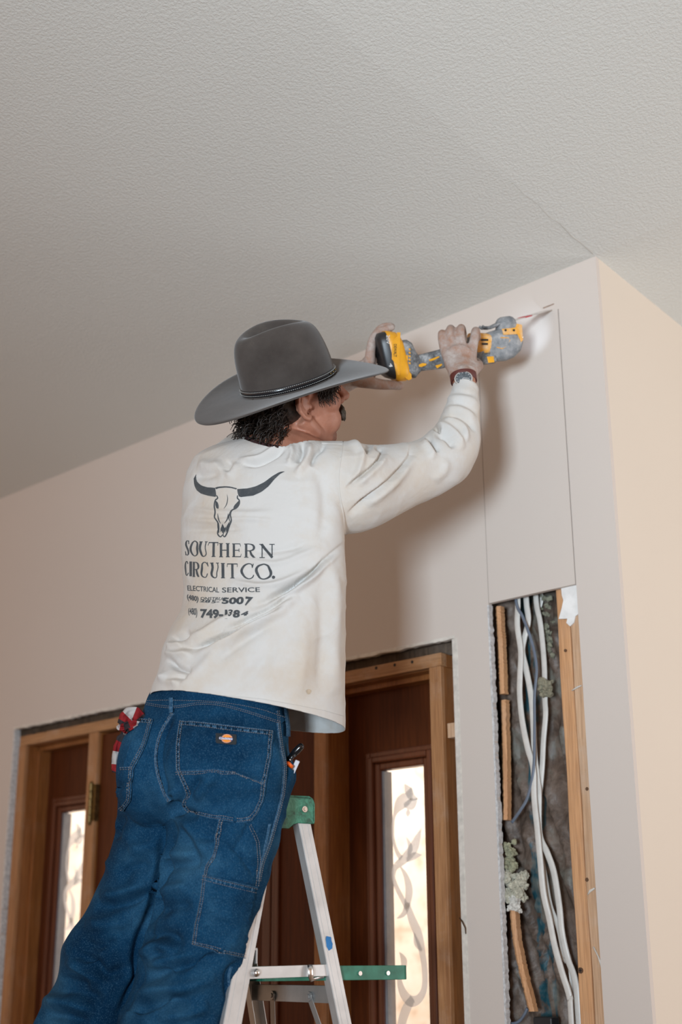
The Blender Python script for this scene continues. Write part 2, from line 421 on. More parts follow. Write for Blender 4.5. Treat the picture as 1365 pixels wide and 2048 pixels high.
dr = empty('door_1', (-2.91, 0.03, 0), 'red-brown stained entry door slab behind the man and the ladder', 'door', kind='structure')
part('slab', M_door, dr, [(-3.374, -2.450, 0.014, 0.056, 0.01, 2.036)])
mo = MB()
for xa, xb, za, zb in ((-3.24, -2.585, 0.25, 0.95), (-3.24, -2.585, 1.10, 1.90)):
    for k, (o2, w2, y2) in enumerate(((0, .014, .006), (.016, .012, .010), (.034, .03, .011))):
        mo.box(xa+o2, xa+o2+w2, y2, .02, za+o2, zb-o2); mo.box(xb-o2-w2, xb-o2, y2, .02, za+o2, zb-o2)
        mo.box(xa+o2+w2, xb-o2-w2, y2, .02, za+o2, za+o2+w2); mo.box(xa+o2+w2, xb-o2-w2, y2, .02, zb-o2-w2, zb-o2)
mo.build('panel_moulding', M_mould, dr, bevel=0.003)
hg = MB(); hx = -3.392
for k in range(5):
    z0 = 1.770+k*0.0235; hg.tube([(hx, -0.006, z0), (hx, -0.006, z0+0.0222)], 0.0072, 14)
hg.tube([(hx, -0.006, 1.887), (hx, -0.006, 1.893)], [0.0055, 0.003], 12); hg.tube([(hx, -0.006, 1.763), (hx, -0.006, 1.770)], [0.003, 0.0055], 12)
hb = hg.build('hinge', M_brass, dr, smooth=False, bevel=0.0006)
lf = MB(); lf.box(hx+0.003, hx+0.019, -0.0035, 0.0135, 1.775, 1.884); lf.build('hinge_leaf', M_brass, hb)

# porch wall outside the sidelights
t = NT('sunny_stucco')
n1 = t.noise(11, 6, 0.7); n2 = t.noise(3.2, 4, 0.6)
cst = t.ramp(n1, [(0.36, (0.55, 0.42, 0.30)), (0.45, (0.86, 0.76, 0.64)), (0.58, (0.93, 0.88, 0.80))])
cst = t.mix(0.4, cst, t.ramp(n2, [(0.35, (0.80, 0.62, 0.45)), (0.65, (0.95, 0.90, 0.82))]))
t.bump(n1, 0.4, 0.01); M_stucco = t.done(cst, 0.9)
st = MB(); st.box(-11.0, -2.2, 2.5, 2.6, 0.0, 4.2)
struct(st.build('wall_outside', M_stucco), 'bright mottled stucco wall outside, seen through the etched glass', 'wall')
gr = MB(); gr.box(-11.0, -1.6, 0.15, 2.5, -0.06, -0.01)
struct(gr.build('porch_floor', simple('porch_concrete', (0.5, 0.47, 0.43), 0.9)), 'pale concrete porch outside the entry', 'porch')

# ------------------------------------------------------------------ open stud bay
def tz6(u, v): return (940+u/3.792, 1140+v/3.792)
def tz7(u, v): return (940+u/3.792, 1588+v/3.792)
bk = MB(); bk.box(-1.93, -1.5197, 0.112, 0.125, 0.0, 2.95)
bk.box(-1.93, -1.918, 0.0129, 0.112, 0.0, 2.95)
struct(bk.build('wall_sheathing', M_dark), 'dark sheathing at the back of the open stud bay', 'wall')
def stud(x0, x1, y0, y1, z0, z1, label, mm=None):
    o = MB(); n = 40; R = []
    for i in range(n+1):
        z = z0+(z1-z0)*i/n; j = 0.0009*math.sin(i*1.3+x0*40)
        R.append([Vector((x0+j, y0+j*0.6, z)), Vector((x1+j, y0-j*0.5, z)), Vector((x1+j, y1, z)), Vector((x0+j, y1, z))])
    o.loft(R); ob = o.build('wall_stud', mm or M_stud, bevel=0.0025)
    return tag(ob, label, 'stud', 'pine studs in the open wall bay')
s1 = stud(-1.690, -1.6565, 0.0190, 0.104, 0.0, 2.93, 'orange pine stud with a screw, left of the pair beside the cables')
s2 = stud(-1.6515, -1.6000, 0.0135, 0.104, 0.0, 2.93, 'paler nicked pine stud against the right cut edge of the open bay', M_studP)
sc = MB(); p = onwall(1160, 1941, 0.014); sc.disc((p.x, 0.0178, p.z), (0, 1, 0), 0.0062, 0.003, 14); sc.cur = 1; sc.box(p.x-.004, p.x+.004, .0158, .0165, p.z-.001, p.z+.001); sc.box(p.x-.001, p.x+.001, .0158, .0165, p.z-.004, p.z+.004)
adopt_o = sc.build('screw_head', [simple('rusty_screw', (0.18, 0.11, 0.07), 0.5, 0.6), M_dark], s1)
M_knot = simple('dark_knot', (0.12, 0.06, 0.03), 0.8)
for (x, y, r) in ((940+725/3.792, 1140+610/3.792, .0035), (940+890/3.792, 1140+1660/3.792, .004), (940+890/3.792, 1588+650/3.792, .0045)):
    kn = MB(); p = onwall(x, y, 0.013); kn.disc((p.x, 0.0135, p.z), (0, 1, 0), r, 0.002, 9); kn.build('knot', M_knot, s2)
# plaster scraps
pl = MB()
poly = [tz6(*q) for q in ((695, 135), (812, 105), (832, 330), (803, 350), (792, 400), (762, 428), (735, 402), (742, 370), (676, 372), (700, 290), (712, 230), (700, 190))]
P3 = [onwall(x, y, 0.011) for x, y in poly]
pl.prism([(q.x, q.z) for q in P3], (0, 0.0095, 0), Vector((1, 0, 0)), Vector((0, 0, 1)), Vector((0, 1, 0)), 0.004)
tag(pl.build('plaster_scrap', simple('white_plaster', (0.80, 0.79, 0.77), 0.9, bump=0.5, bs=120), bevel=0.0008), 'ragged white plaster scrap stuck at the top of the right stud', 'plaster')
def streak(pts, r, label):
    m2 = MB(); m2.tube([onwall(*q, 0.012) for q in pts], r, 6)
    tag(m2.build('plaster_streak', M_plaster, smooth=True), label, 'plaster', 'plaster streaks on the right stud')
streak([tz6(775, 915), tz6(815, 890), tz6(850, 875)], [.0012, .0026, .0012], 'upper white plaster streak on the right stud')
streak([tz7(895, 765), tz7(915, 735), tz7(950, 715)], [.001, .003, .002], 'white plaster streak beside the knot of the right stud')
streak([tz7(940, 1160), tz7(975, 1230), tz7(1005, 1310)], [.002, .0016, .003], 'lowest white plaster streak on the right stud')
# left broken wooden strip
def ragged(pts, wdt, Y, label, seed):
    rnd = random.Random(seed); P = resample(catmull([onwall(x, y, Y) for x, y in pts], 4), n=60); m2 = MB(); R = []
    for i, q in enumerate(P):
        q = Vector(q); ww = wdt*(1+rnd.uniform(-.10, .10)); j = rnd.uniform(-.0008, .0008)
        R.append([q+Vector((-ww/2+j, 0, 0)), q+Vector((-ww*.1, -.003+j, 0)), q+Vector((ww/2+j, 0.001, 0)), q+Vector((ww/2+j, .016, 0)), q+Vector((-ww/2+j, .016, 0))])
    m2.loft(R); return tag(m2.build('wood_strip', M_stud), label, 'wood strip', 'splintered strips at the left of the bay')
ragged([tz6(215, 275), tz6(232, 600), tz6(245, 940)], 0.013, 0.020, 'splintered tan wood strip at the top left of the open bay', 1)
ragged([tz6(255, 985), tz6(262, 1300), tz6(268, 1600), (1011, 1640)], 0.012, 0.024, 'thin splintered strip midway down the left of the open bay', 2)
ragged([tz7(322, 850), tz7(345, 1100), tz7(395, 1350), tz7(470, 1650)], 0.014, 0.022, 'leaning broken wood strip at the lower left of the open bay', 3)
# insulation batt with crumpled kraft facing
t = NT('printed_kraft_paper')
cz = t.ramp(t.noise(16, 6, 0.7, dist=1.0), [(0.3, (0.045, 0.030, 0.022)), (0.5, (0.13, 0.090, 0.068)), (0.68, (0.23, 0.17, 0.135))])
sep = t.n('ShaderNodeSeparateXYZ'); t.link(t.tc.outputs['Object'], sep.inputs[0])
ad = t.n('ShaderNodeMath', operation='MULTIPLY_ADD'); t.link(t.noise(5, 2), ad.inputs[0]); ad.inputs[1].default_value = 0.05; t.link(sep.outputs[0], ad.inputs[2])
band = t.ramp(ad.outputs[0], [(0, (0, 0, 0))]); 
mr = t.n('ShaderNodeMapRange'); t.link(ad.outputs[0], mr.inputs[0]); mr.inputs[1].default_value = -1.815; mr.inputs[2].default_value = -1.755
band = t.ramp(mr.outputs[0], [(0.0, (0, 0, 0)), (0.04, (1, 1, 1)), (0.40, (1, 1, 1)), (0.44, (0, 0, 0)), (0.55, (0, 0, 0)), (0.58, (.8, .8, .8)), (0.66, (.8, .8, .8)), (0.70, (0, 0, 0))])
brk = t.mix(1.0, band, t.ramp(t.noise(22, 3), [(0.40, (0, 0, 0)), (0.5, (1, 1, 1))]), 'MULTIPLY')
cz = t.mix(brk, cz, (0.015, 0.075, 0.10))
grey = t.ramp(t.noise(7, 4, 0.7), [(0.56, (0, 0, 0)), (0.66, (.7, .7, .7))]); cz = t.mix(grey, cz, (0.20, 0.20, 0.17))
t.bump(t.noise(60, 4, 0.7), 0.5, 0.003); M_kraft = t.done(cz, 0.5)
nx, nz = 26, 260; V = []; Fc = []
for k in range(nz+1):
    for i in range(nx+1):
        x = -1.915+0.222*i/nx; z = 0.02+2.9*k/nz
        a = mnoise.noise(Vector((x*9, 3.1, z*5))); b2 = mnoise.noise(Vector((x*30, 7.7, z*22)))
        rdg = abs(mnoise.noise(Vector((x*14, 1.7, z*9+x*22))))
        y = 0.086+0.018*a+0.007*b2-0.022*(1-min(1, rdg*4))+0.012*math.cos((x+1.80)*14)
        V.append((x, min(0.109, y), z))
for k in range(nz):
    for i in range(nx):
        q = k*(nx+1)+i; Fc.append((q, q+1, q+nx+2, q+nx+1))
ib = MB(); ib.smooth = True; ib.add(V, Fc); io = ib.build('insulation_batt', M_kraft, recalc=False)
sm_ = io.modifiers.new('thick', 'SOLIDIFY'); sm_.thickness = 0.002; sm_.offset = 1
tag(io, 'crumpled brown kraft-faced insulation with teal print inside the open bay', 'insulation')
# fluff
def fluff(x, y, Y, r, label, seed, col):
    rnd = random.Random(seed); m2 = MB(); m2.smooth = True; c0 = onwall(x, y, Y)
    for k in range(34):
        o2 = Vector((rnd.uniform(-1, 1)*r[0], rnd.uniform(-.5, .3)*r[0], rnd.uniform(-1, 1)*r[1]))
        m2.ball(c0+o2, (rnd.uniform(.3, .55)*r[0], rnd.uniform(.3, .5)*r[0], rnd.uniform(.25, .5)*r[0]), n=8, m=6)
    o = m2.build('insulation_tuft', simple('tuft_%d' % seed, col, 0.95, var=0.35, vs=120, bump=1.0, bs=150)); 
    r2 = o.modifiers.new('r', 'REMESH'); r2.mode = 'VOXEL'; r2.voxel_size = 0.0016
    tx = bpy.data.textures.new('tuft', 'CLOUDS'); tx.noise_scale = 0.008; dm = o.modifiers.new('d', 'DISPLACE'); dm.texture = tx; dm.strength = 0.012
    return tag(o, label, 'insulation tuft', 'torn insulation tufts in the bay')
fluff(*tz6(575, 890), 0.035, (.013, .018), 'grey-green tuft snagged on the cables high in the bay', 11, (0.26, 0.24, 0.17))
fluff(*tz6(600, 420), 0.075, (.014, .075), 'long mossy grey tuft beside the pine stud at the top of the bay', 12, (0.24, 0.235, 0.17))
fluff(*tz7(310, 480), 0.035, (.014, .034), 'small olive tuft on the left edge of the bay', 13, (0.34, 0.33, 0.22))
fluff(*tz7(345, 700), 0.030, (.024, .030), 'pale torn wad of insulation at the left edge above the broken strip', 14, (0.48, 0.46, 0.37))
fluff(*tz7(345, 835), 0.024, (.013, .015), 'whitish shred hanging just under the pale wad', 15, (0.62, 0.60, 0.55))
M_cable = simple('white_cable_jacket', (0.66, 0.64, 0.60), 0.38, var=0.08, vs=40)
M_cableB = simple('slate_cable_jacket', (0.14, 0.17, 0.22), 0.4)
def cable(pts, r, ys, label, m=M_cable):
    m2 = MB(); m2.smooth = True
    P = [onwall(x, y, ys[i*(len(ys))//len(pts)]) for i, (x, y) in enumerate(pts)]
    P = [P[0]+Vector((0, 0.004, 0.30)), P[0]+Vector((0, 0.002, 0.10))]+P
    if P[-1].z < 1.4: P.append(P[-1]+Vector((0.004, 0.0, -0.5)))
    Q = [Vector(q) for q in catmull([tuple(q) for q in P], 8)]
    m2.tube(Q, r, 10, flat=(1, 0, 0.0)); return tag(m2.build('electrical_cable', m), label, 'cable', 'cables in the open wall bay')
cable([tz6(365, 240), tz6(362, 420), tz6(388, 620), tz6(382, 800), tz6(380, 950), tz6(400, 1150), tz6(440, 1350), tz6(482, 1500), tz7(490, 30), tz7(512, 250), tz7(535, 500), tz7(560, 750), tz7(605, 950), tz7(645, 1150), tz7(700, 1350), tz7(760, 1550), tz7(772, 1744)],
      0.0080, [.03, .028, .022, .020, .024, .028], 'white flat cable bowing furthest left in the bay')
cable([tz6(430, 240), tz6(445, 380), tz6(415, 520), tz6(400, 620), tz6(430, 760), tz6(465, 950), tz6(482, 1150), tz6(492, 1400), tz6(515, 1600), tz7(525, 0), tz7(530, 300), tz7(590, 450), tz7(640, 600), tz7(680, 850), tz7(700, 1050), tz7(745, 1250), tz7(800, 1420), tz7(830, 1744)],
      0.0080, [.042, .038, .036, .034, .036, .042], 'white cable crossing behind the leftmost one near the top of the bay')
cable([tz6(505, 240), tz6(532, 380), tz6(550, 520), tz6(565, 700), tz6(570, 850), tz6(572, 1000), tz6(576, 1100), tz6(560, 1300), tz6(550, 1500), tz6(530, 1700), tz7(505, 100), tz7(520, 350), tz7(565, 600), tz7(610, 850), tz7(680, 1030), tz7(720, 1250), tz7(775, 1400)],
      0.0074, [.050, .046, .044, .048, .050, .054], 'white cable nearest the pine studs, passing through the grey tuft')
cable([tz6(352, 240), tz6(400, 350), tz6(450, 480), tz6(490, 620), tz6(508, 760), tz6(492, 950), tz6(492, 1200), tz6(485, 1500), tz6(440, 1720), tz7(380, 130), tz7(320, 215)],
      0.0040, [.022, .018, .016, .018, .022, .03], 'thin slate blue cable crossing in front of the white ones', M_cableB)
cable([tz6(545, 200), tz6(540, 260), tz6(525, 330), tz6(545, 480), tz6(560, 600)], 0.005, [.07, .06], 'short white cable end at the top of the bay beside the mossy tuft')
m2 = MB(); m2.smooth = True; m2.tube([Vector(q) for q in catmull([tuple(onwall(*tz7(u, v), .026)) for u, v in ((438, 1625), (420, 1665), (385, 1715), (345, 1738), (285, 1742))], 6)], 0.0034, 8)
tag(m2.build('electrical_cable', M_cableB), 'short slate cable end curling at the lower left of the bay', 'cable', 'cables in the open wall bay')
def shim(a, b, Y, name, label, cat, m):
    p = onwall(*a, Y); q = onwall(*b, Y); m2 = MB(); m2.box(min(p.x, q.x), max(p.x, q.x), Y, Y+.05, min(p.z, q.z), max(p.z, q.z)); tag(m2.build(name, m, bevel=.001), label, cat)
shim((21, 1538), (29, 1574), .014, 'wood_shim', 'reddish wood shim wedged in the gap left of the door frame', 'shim', M_frameA)
shim((895, 1447), (911, 1474), .012, 'wood_shim', 'pale wood shim wedged in the gap right of the door frame', 'shim', M_studP)
m2 = MB(); m2.smooth = True; m2.tube([onwall(920, 1836, -.002), onwall(925, 1843, -.010), onwall(931, 1856, -.012), onwall(932, 1868, -.008)], [.0016, .0016, .0015, .0009], 7)
tag(m2.build('bent_nail', simple('rusty_nail', (.10, .06, .04), .5, .7)), 'bent rusty nail sticking out beside the right edge of the door opening', 'nail')
bx = MB(); p = onwall(*tz7(600, 1690), .05); bx.box(p.x-.026, p.x+.022, .028, .058, p.z-.10, p.z)
tag(bx.build('junction_box', simple('black_plastic_box', (0.02, 0.022, 0.025), 0.35), bevel=0.003), 'black junction box at the foot of the open bay', 'electrical box')

# ------------------------------------------------------------------ step ladder
def build_ladder():
    cdir = Vector((math.cos(math.radians(75)), math.sin(math.radians(75)), 0)); wdir = Vector((-cdir.y, cdir.x, 0))
    top = at(592, 1590, 2.56); Ht = top.z
    base = Vector((top.x, top.y, 0))
    r = empty('step_ladder', base, 'aluminium step ladder with a scuffed green top cap and green tray', 'ladder')
    def P(c, wv, z): return base+cdir*c+wdir*wv+UP*z
    hw0 = 0.150      # half width between the rails at the top
    # cap: near face at w=0
    wc = 0.165       # centre in the width direction
    cap = MB(); prof = [(-.076, -.002), (.030, .0), (.038, -.004), (.042, -.012), (.042, -.052), (.005, -.052), (-.004, -.055), (-.014, -.063), (-.080, -.063), (-.087, -.055), (-.087, -.010), (-.082, -.003)]
    cap.prism([(a, b) for a, b in prof], P(0, 0.0, Ht), cdir, UP, wdir, 0.006)
    cap.prism([(a, b) for a, b in prof], P(0, 0.33, Ht), cdir, UP, wdir, 0.006)
    prof2 = [(-.087, -.012), (-.082, -.003), (-.076, -.001), (.030, -.001), (.038, -.004), (.042, -.012), (.0385, -.013), (.036, -.007), (.030, -.006), (-.076, -.006), (-.083, -.013)]
    cap.prism(prof2, P(0, 0.0, Ht), cdir, UP, wdir, 0.336)
    cap.prism([(-.087, -.012), (-.083, -.012), (-.083, -.058), (-.087, -.058)], P(0, 0, Ht), cdir, UP, wdir, .336)
    cap.prism([(.038, -.012), (.042, -.012), (.042, -.050), (.038, -.050)], P(0, 0, Ht), cdir, UP, wdir, .336)
    cp_ = cap.build('top_cap', M_green, r, bevel=0.002)
    cp_['label'] = 'scuffed green plastic cap'
    bl = MB(); bl.disc(P(0.018, -0.0015, Ht-0.026), wdir, 0.0062, 0.005, 16); bl.disc(P(0.018, -0.004, Ht-0.026), wdir, 0.003, 0.003, 10)
    bl.build('rivet', M_steel, cp_, smooth=False, bevel=0.0008)
    slope_f = 0.225; slope_r = 0.235
    def rail(name, c0, sgn, slope, wtop, wslope, side, wid, lab=None):
        # channel: web plus two flanges
        p = P(c0, wtop, Ht-0.040); q = P(c0+sgn*slope*(Ht-0.04), wtop+wslope*(Ht-.04), 0.0)
        m2 = MB(); ax = (q-p).normalized(); web = wdir; fl = (cdir - ax*cdir.dot(ax)).normalized()
        m2.beam(p, q, fl, wid, 0.0022)
        inn = wdir*(1 if side < 0 else -1)
        for s in (-1, 1):
            m2.beam(p+fl*(wid/2)*s+inn*0.011, q+fl*(wid/2)*s+inn*0.011, wdir, 0.022, 0.002)
        for s in (-.25, .25):
            m2.beam(p+fl*(wid*s)-inn*0.0011, q+fl*(wid*s)-inn*0.0011, fl, 0.002, 0.0012)
        o = m2.build(name, M_alu, r, bevel=0.0004); return o, p, q, ax, fl
    rf = rail('front_rail', -0.050, -1, 0.225, 0.006, -0.045, -1, 0.034)
    rb = rail('front_rail', -0.050, -1, 0.225, 0.330, 0.045, 1, 0.034)
    rr = rail('rear_rail', 0.020, 1, 0.225, 0.006, -0.035, -1, 0.025)
    rr2 = rail('rear_rail', 0.020, 1, 0.225, 0.330, 0.035, 1, 0.025)
    def fr_pt(z, near=True, rear=False):
        k = (Ht-0.04-z)
        c = (0.020+0.225*k) if rear else (-0.050-0.225*k)
        wv = (0.006-(.035 if rear else .045)*k) if near else (0.330+(.035 if rear else .045)*k)
        return P(c, wv, z)
    # blue tape on the near rear rail
    p = rr[1]; 
    zt = (at(655, 1886, 2.55)).z
    cpt = fr_pt(zt, True, True)-wdir*0.0024
    tp = MB(); ax, flv = rr[3], rr[4]
    tp.prism([(-.008, .008), (-.006, .013), (.004, .009), (.005, .002), (.0075, -.004), (.006, -.012), (-.001, -.014), (-.006, -.006)], cpt, flv, UP, wdir, 0.0006)
    tb = tp.build('tape_scrap', M_bluetape, r); tb['label'] = 'torn scrap of blue tape'
    # steps
    for k in range(1, 6):
        z = 0.2775*k
        if z > Ht-0.2: break
        a = fr_pt(z, True); b2 = fr_pt(z, False); m2 = MB()
        m2.beam(a+wdir*.002-cdir*.001, b2-wdir*.002-cdir*.001, cdir, 0.050, 0.004)
        m2.beam(a+wdir*.002-cdir*.025-UP*.012, b2-wdir*.002-cdir*.025-UP*.012, UP, 0.026, 0.003)
        m2.beam(a+wdir*.002+cdir*.023-UP*.012, b2-wdir*.002+cdir*.023-UP*.012, UP, 0.026, 0.003)
        m2.build('step', M_aluD, r, bevel=0.0006)
    # rear horizontal braces with diagonal stays
    zb = at(575, 1984, 2.80).z
    for z in (zb, zb-0.42, zb-0.84):
        a = fr_pt(z, True, True)+wdir*.004; b2 = fr_pt(z, False, True)-wdir*.004; m2 = MB()
        m2.beam(a, b2, UP, 0.030, 0.002); m2.beam(a+UP*.015+cdir*.006, b2+UP*.015+cdir*.006, cdir, 0.014, 0.002)
        m2.build('rear_brace', M_aluD, r, bevel=0.0005)
    for s, near in ((0.30, True), (0.72, False)):
        a = fr_pt(zb, True, True).lerp(fr_pt(zb, False, True), s)-cdir*.004-UP*.004
        b2 = fr_pt(zb-.34, near, True)-cdir*.004
        m2 = MB(); m2.beam(a, b2, wdir, 0.017, 0.0018); m2.disc(a, cdir, 0.009, 0.004, 14); m2.disc(a-cdir*.002, cdir, 0.0045, 0.004, 10)
        m2.build('diagonal_stay', M_aluD, r, bevel=0.0004)
    # spreader bar on the near side, flat strip, and green folding tray
    zs_ = at(560, 1945, 2.55).z
    a = fr_pt(zs_, True)-wdir*0.004; b2 = fr_pt(zs_+.004, True, True)-wdir*.0005
    b2 = b2+wdir*.004
    sp = MB(); sp.beam(a+wdir*.004, b2+wdir*.002, UP, 0.0205, 0.002)
    so = sp.build('spreader_bar', M_alu, r, bevel=0.0005)
    rv = MB(); rv.smooth = True; q = a.lerp(b2, 0.14); rv.ball(q-wdir*0.001, (0.0072, 0.0072, 0.0072), n=14, m=8); rv.build('rivet', M_steel, so)
    ho = MB(); q = a.lerp(b2, 0.72)-wdir*.004
    ho.tube([q+UP*.010, q+UP*.003-wdir*.003, q-UP*.010-wdir*.004, q-UP*.016+cdir*.004, q-UP*.014+cdir*.012, q-UP*.011+cdir*.03], [.0055, .0065, .006, .0045, .003, .002], 10, flat=cdir)
    ho.build('latch_hook', M_steel, so, smooth=True)
    a2 = fr_pt(zs_, False); b3 = fr_pt(zs_+.004, False, True); sp = MB(); sp.beam(a2-wdir*.004, b3-wdir*.004, UP, 0.0205, 0.002); sp.build('spreader_bar', M_alu, r, bevel=0.0005)
    # tray
    zt = at(760, 1945, 2.60).z; th = 0.026
    cA = (fr_pt(zt, True)-base).dot(cdir)+0.055; cB = (at(818, 1945, 2.60)-base).dot(cdir)
    w0 = 0.012; w1 = 0.325; T = MB()
    def rim(a, b2): T.beam(a, b2, UP, th, 0.004)
    A, B, D, E = P(cA, w0, zt), P(cB-.012, w0, zt), P(cB, w0+.014, zt), P(cB, w1-.014, zt); F_, G = P(cB-.012, w1, zt), P(cA, w1, zt)
    for u, v in ((A, B), (B, D), (D, E), (E, F_), (F_, G), (G, A)): rim(u, v)
    T.beam(P(cA, (w0+w1)/2, zt-.002), P(cB-.014, (w0+w1)/2, zt-.002), wdir, w1-w0-.004, 0.003)
    to = T.build('tray', M_greenT, r, bevel=0.001); to['label'] = 'dark green folding paint tray'
    for xx in (684, 761):
        rv = MB(); pp = at(xx, 1949, 2.59); cc = (pp-base).dot(cdir); rv.disc(P(cc, w0-.003, zt-.001), wdir, 0.0042, 0.003, 12); rv.build('rivet', M_steel, to)
    for nr, re in ((True, False), (False, False), (True, True), (False, True)):
        p = fr_pt(0.0, nr, re); m2 = MB(); m2.obox(p+UP*.012+wdir*(.008 if nr else -.008), cdir*.024, wdir*.016, UP*.012); m2.build('foot', M_dark, r, bevel=0.003)
    return base, cdir, wdir, Ht, fr_pt
LB, LC, LW, LHt, LPT = build_ladder()
# ================================================================== THE MAN
# ---- mesh tools: union by voxel remesh, smoothing, folds, draping
def remeshed(mb, voxel, smooth_it=6, planes=(), sub=0):
    """union of the closed lofts in mb -> (verts, faces)"""
    o = mb.build('tmp', M_dark)
    r = o.modifiers.new('r', 'REMESH'); r.mode = 'VOXEL'; r.voxel_size = voxel
    dg = bpy.context.evaluated_depsgraph_get(); dg.update()
    me = bpy.data.meshes.new_from_object(o.evaluated_get(dg))
    bpy.data.objects.remove(o)
    me = smooth_mesh(me, smooth_it)
    return me
def co_of(me):
    a = np.empty(len(me.vertices)*3); me.vertices.foreach_get('co', a); return a.reshape(-1, 3)
def smooth_mesh(me, it, lam=0.5, mask=None):
    V = co_of(me); e = np.empty(len(me.edges)*2, dtype=np.int64); me.edges.foreach_get('vertices', e); e = e.reshape(-1, 2)
    deg = np.bincount(e.ravel(), minlength=len(V)).astype(float)[:, None]; deg[deg == 0] = 1
    for k in range(it):
        for l in (lam, -lam*1.03):
            S = np.zeros_like(V)
            for c in range(3):
                S[:, c] = np.bincount(e[:, 0], V[e[:, 1], c], len(V))+np.bincount(e[:, 1], V[e[:, 0], c], len(V))
            D = (S/deg-V)*l
            if mask is not None: D *= mask[:, None]
            V = V+D
        # a little real shrink for roundness
    me.vertices.foreach_set('co', V.ravel()); me.update(); return me
def blur_mesh(me, it, mask=None):
    V = co_of(me); e = np.empty(len(me.edges)*2, dtype=np.int64); me.edges.foreach_get('vertices', e); e = e.reshape(-1, 2)
    deg = np.bincount(e.ravel(), minlength=len(V)).astype(float)[:, None]; deg[deg == 0] = 1
    for k in range(it):
        S = np.zeros_like(V)
        for c in range(3):
            S[:, c] = np.bincount(e[:, 0], V[e[:, 1], c], len(V))+np.bincount(e[:, 1], V[e[:, 0], c], len(V))
        D = (S/deg-V)*0.5
        if mask is not None: D *= mask[:, None]
        V = V+D
    me.vertices.foreach_set('co', V.ravel()); me.update(); return me
def subdivide(me):
    o = bpy.data.objects.new('t', me); COL.objects.link(o); s = o.modifiers.new('s', 'SUBSURF'); s.levels = 1
    dg = bpy.context.evaluated_depsgraph_get(); dg.update(); m2 = bpy.data.meshes.new_from_object(o.evaluated_get(dg)); bpy.data.objects.remove(o); return m2
def cut(me, point, normal, near=None, radius=None):
    """remove what lies on the normal's side of the plane (optionally only near a point)"""
    bm = bmesh.new(); bm.from_mesh(me)
    if near is not None: 
        near = Vector(near); fs = [f for f in bm.faces if (f.calc_center_median()-near).length < radius]
    else: fs = list(bm.faces)
    es = set(e for f in fs for e in f.edges); vs = set(v for f in fs for v in f.verts)
    bmesh.ops.bisect_plane(bm, geom=list(vs)+list(es)+fs, plane_co=point, plane_no=normal, clear_outer=True)
    bm.to_mesh(me); bm.free(); me.update(); return me
_CCn = np.array(CC); _Rn = np.array(CR); _Un = np.array(CU); _Fn = np.array(CF)
def to_px(V):
    d = V-_CCn; k = FPX/(d@_Fn); return np.stack([W/2+k*(d@_Rn), H/2-k*(d@_Un)], 1)
def normals(me):
    n = np.empty(len(me.vertices)*3); me.vertices.foreach_get('normal', n); return n.reshape(-1, 3)
FK = 2.0
def folds(me, specs):
    """specs: (pixel polyline, width px, height m[, one-sided]) ridges (+) and creases (-) pressed into the cloth facing the camera"""
    V = co_of(me); N = normals(me); P = to_px(V); d = _CCn-V; d /= np.linalg.norm(d, axis=1)[:, None]
    face = np.clip(((N*d).sum(1)+0.05)*4, 0, 1); disp = np.zeros(len(V))
    for sp in specs:
        pts, wd_, h = sp[0], sp[1], sp[2]
        Q = np.array(resample(catmull(pts, 6), step=5.0)); Q = Q[:, :2]; n = len(Q)
        x0, y0 = Q.min(0)-wd_*3.2; x1, y1 = Q.max(0)+wd_*3.2
        idx = np.where((P[:, 0] > x0) & (P[:, 0] < x1) & (P[:, 1] > y0) & (P[:, 1] < y1) & (face > 0))[0]
        if len(idx) == 0: continue
        best = np.full(len(idx), 1e9); tt = np.zeros(len(idx)); sg = np.zeros(len(idx))
        for i in range(n-1):
            a = Q[i]; b = Q[i+1]; ab = b-a; L2 = (ab@ab)+1e-9; ap = P[idx]-a; t = np.clip((ap@ab)/L2, 0, 1)
            dv = ap-t[:, None]*ab; dd = np.hypot(dv[:, 0], dv[:, 1]); m = dd < best
            best[m] = dd[m]; tt[m] = ((i+t)/(n-1))[m]; sg[m] = np.sign(ab[0]*dv[:, 1]-ab[1]*dv[:, 0])[m]
        tap = np.clip(np.minimum(tt, 1-tt)*4.5, 0, 1)**0.8
        s = best*sg/wd_
        if len(sp) > 3:   # overlap fold: steep on one side, long on the other
            prof = np.where(s > 0, np.exp(-(s*2.6)**2), np.exp(-(s/1.7)**2))*sp[3]+(1-sp[3])*np.exp(-s**2)
        else: prof = np.exp(-s**2)
        disp[idx] += h*FK*prof*tap*face[idx]
    V = V+N*disp[:, None]; me.vertices.foreach_set('co', V.ravel()); me.update(); return me
def ripple(me, fn):
    V = co_of(me); N = normals(me); D = np.array([fn(Vector(v)) for v in V]); V = V+N*D[:, None]; me.vertices.foreach_set('co', V.ravel()); me.update(); return me
def finish(me, name, mats, parent, solid=0.0):
    if not isinstance(mats, (list, tuple)): mats = [mats]
    me.materials.clear()
    for m in mats: me.materials.append(m)
    me.polygons.foreach_set('use_smooth', [True]*len(me.polygons)); me.name = name; me.update()
    o = bpy.data.objects.new(name, me); COL.objects.link(o); adopt(o, parent)
    if solid: s = o.modifiers.new('thick', 'SOLIDIFY'); s.thickness = solid; s.offset = -1
    return o
class Surf:
    def __init__(s, me):
        V = co_of(me); s.bvh = BVHTree.FromPolygons([tuple(v) for v in V], [tuple(p.vertices) for p in me.polygons])
    def hit(s, x, y, off=0.001, default=None):
        d = ray(x, y).normalized(); loc, nrm, i, dist = s.bvh.ray_cast(CC, d)
        if loc is None:
            if default is not None: return None
            loc, nrm, i, dist = s.bvh.find_nearest(CC+d*(s.last if hasattr(s, 'last') else 2.6))
        else: s.last = dist
        if nrm.dot(d) > 0: nrm = -nrm
        return loc+nrm*off
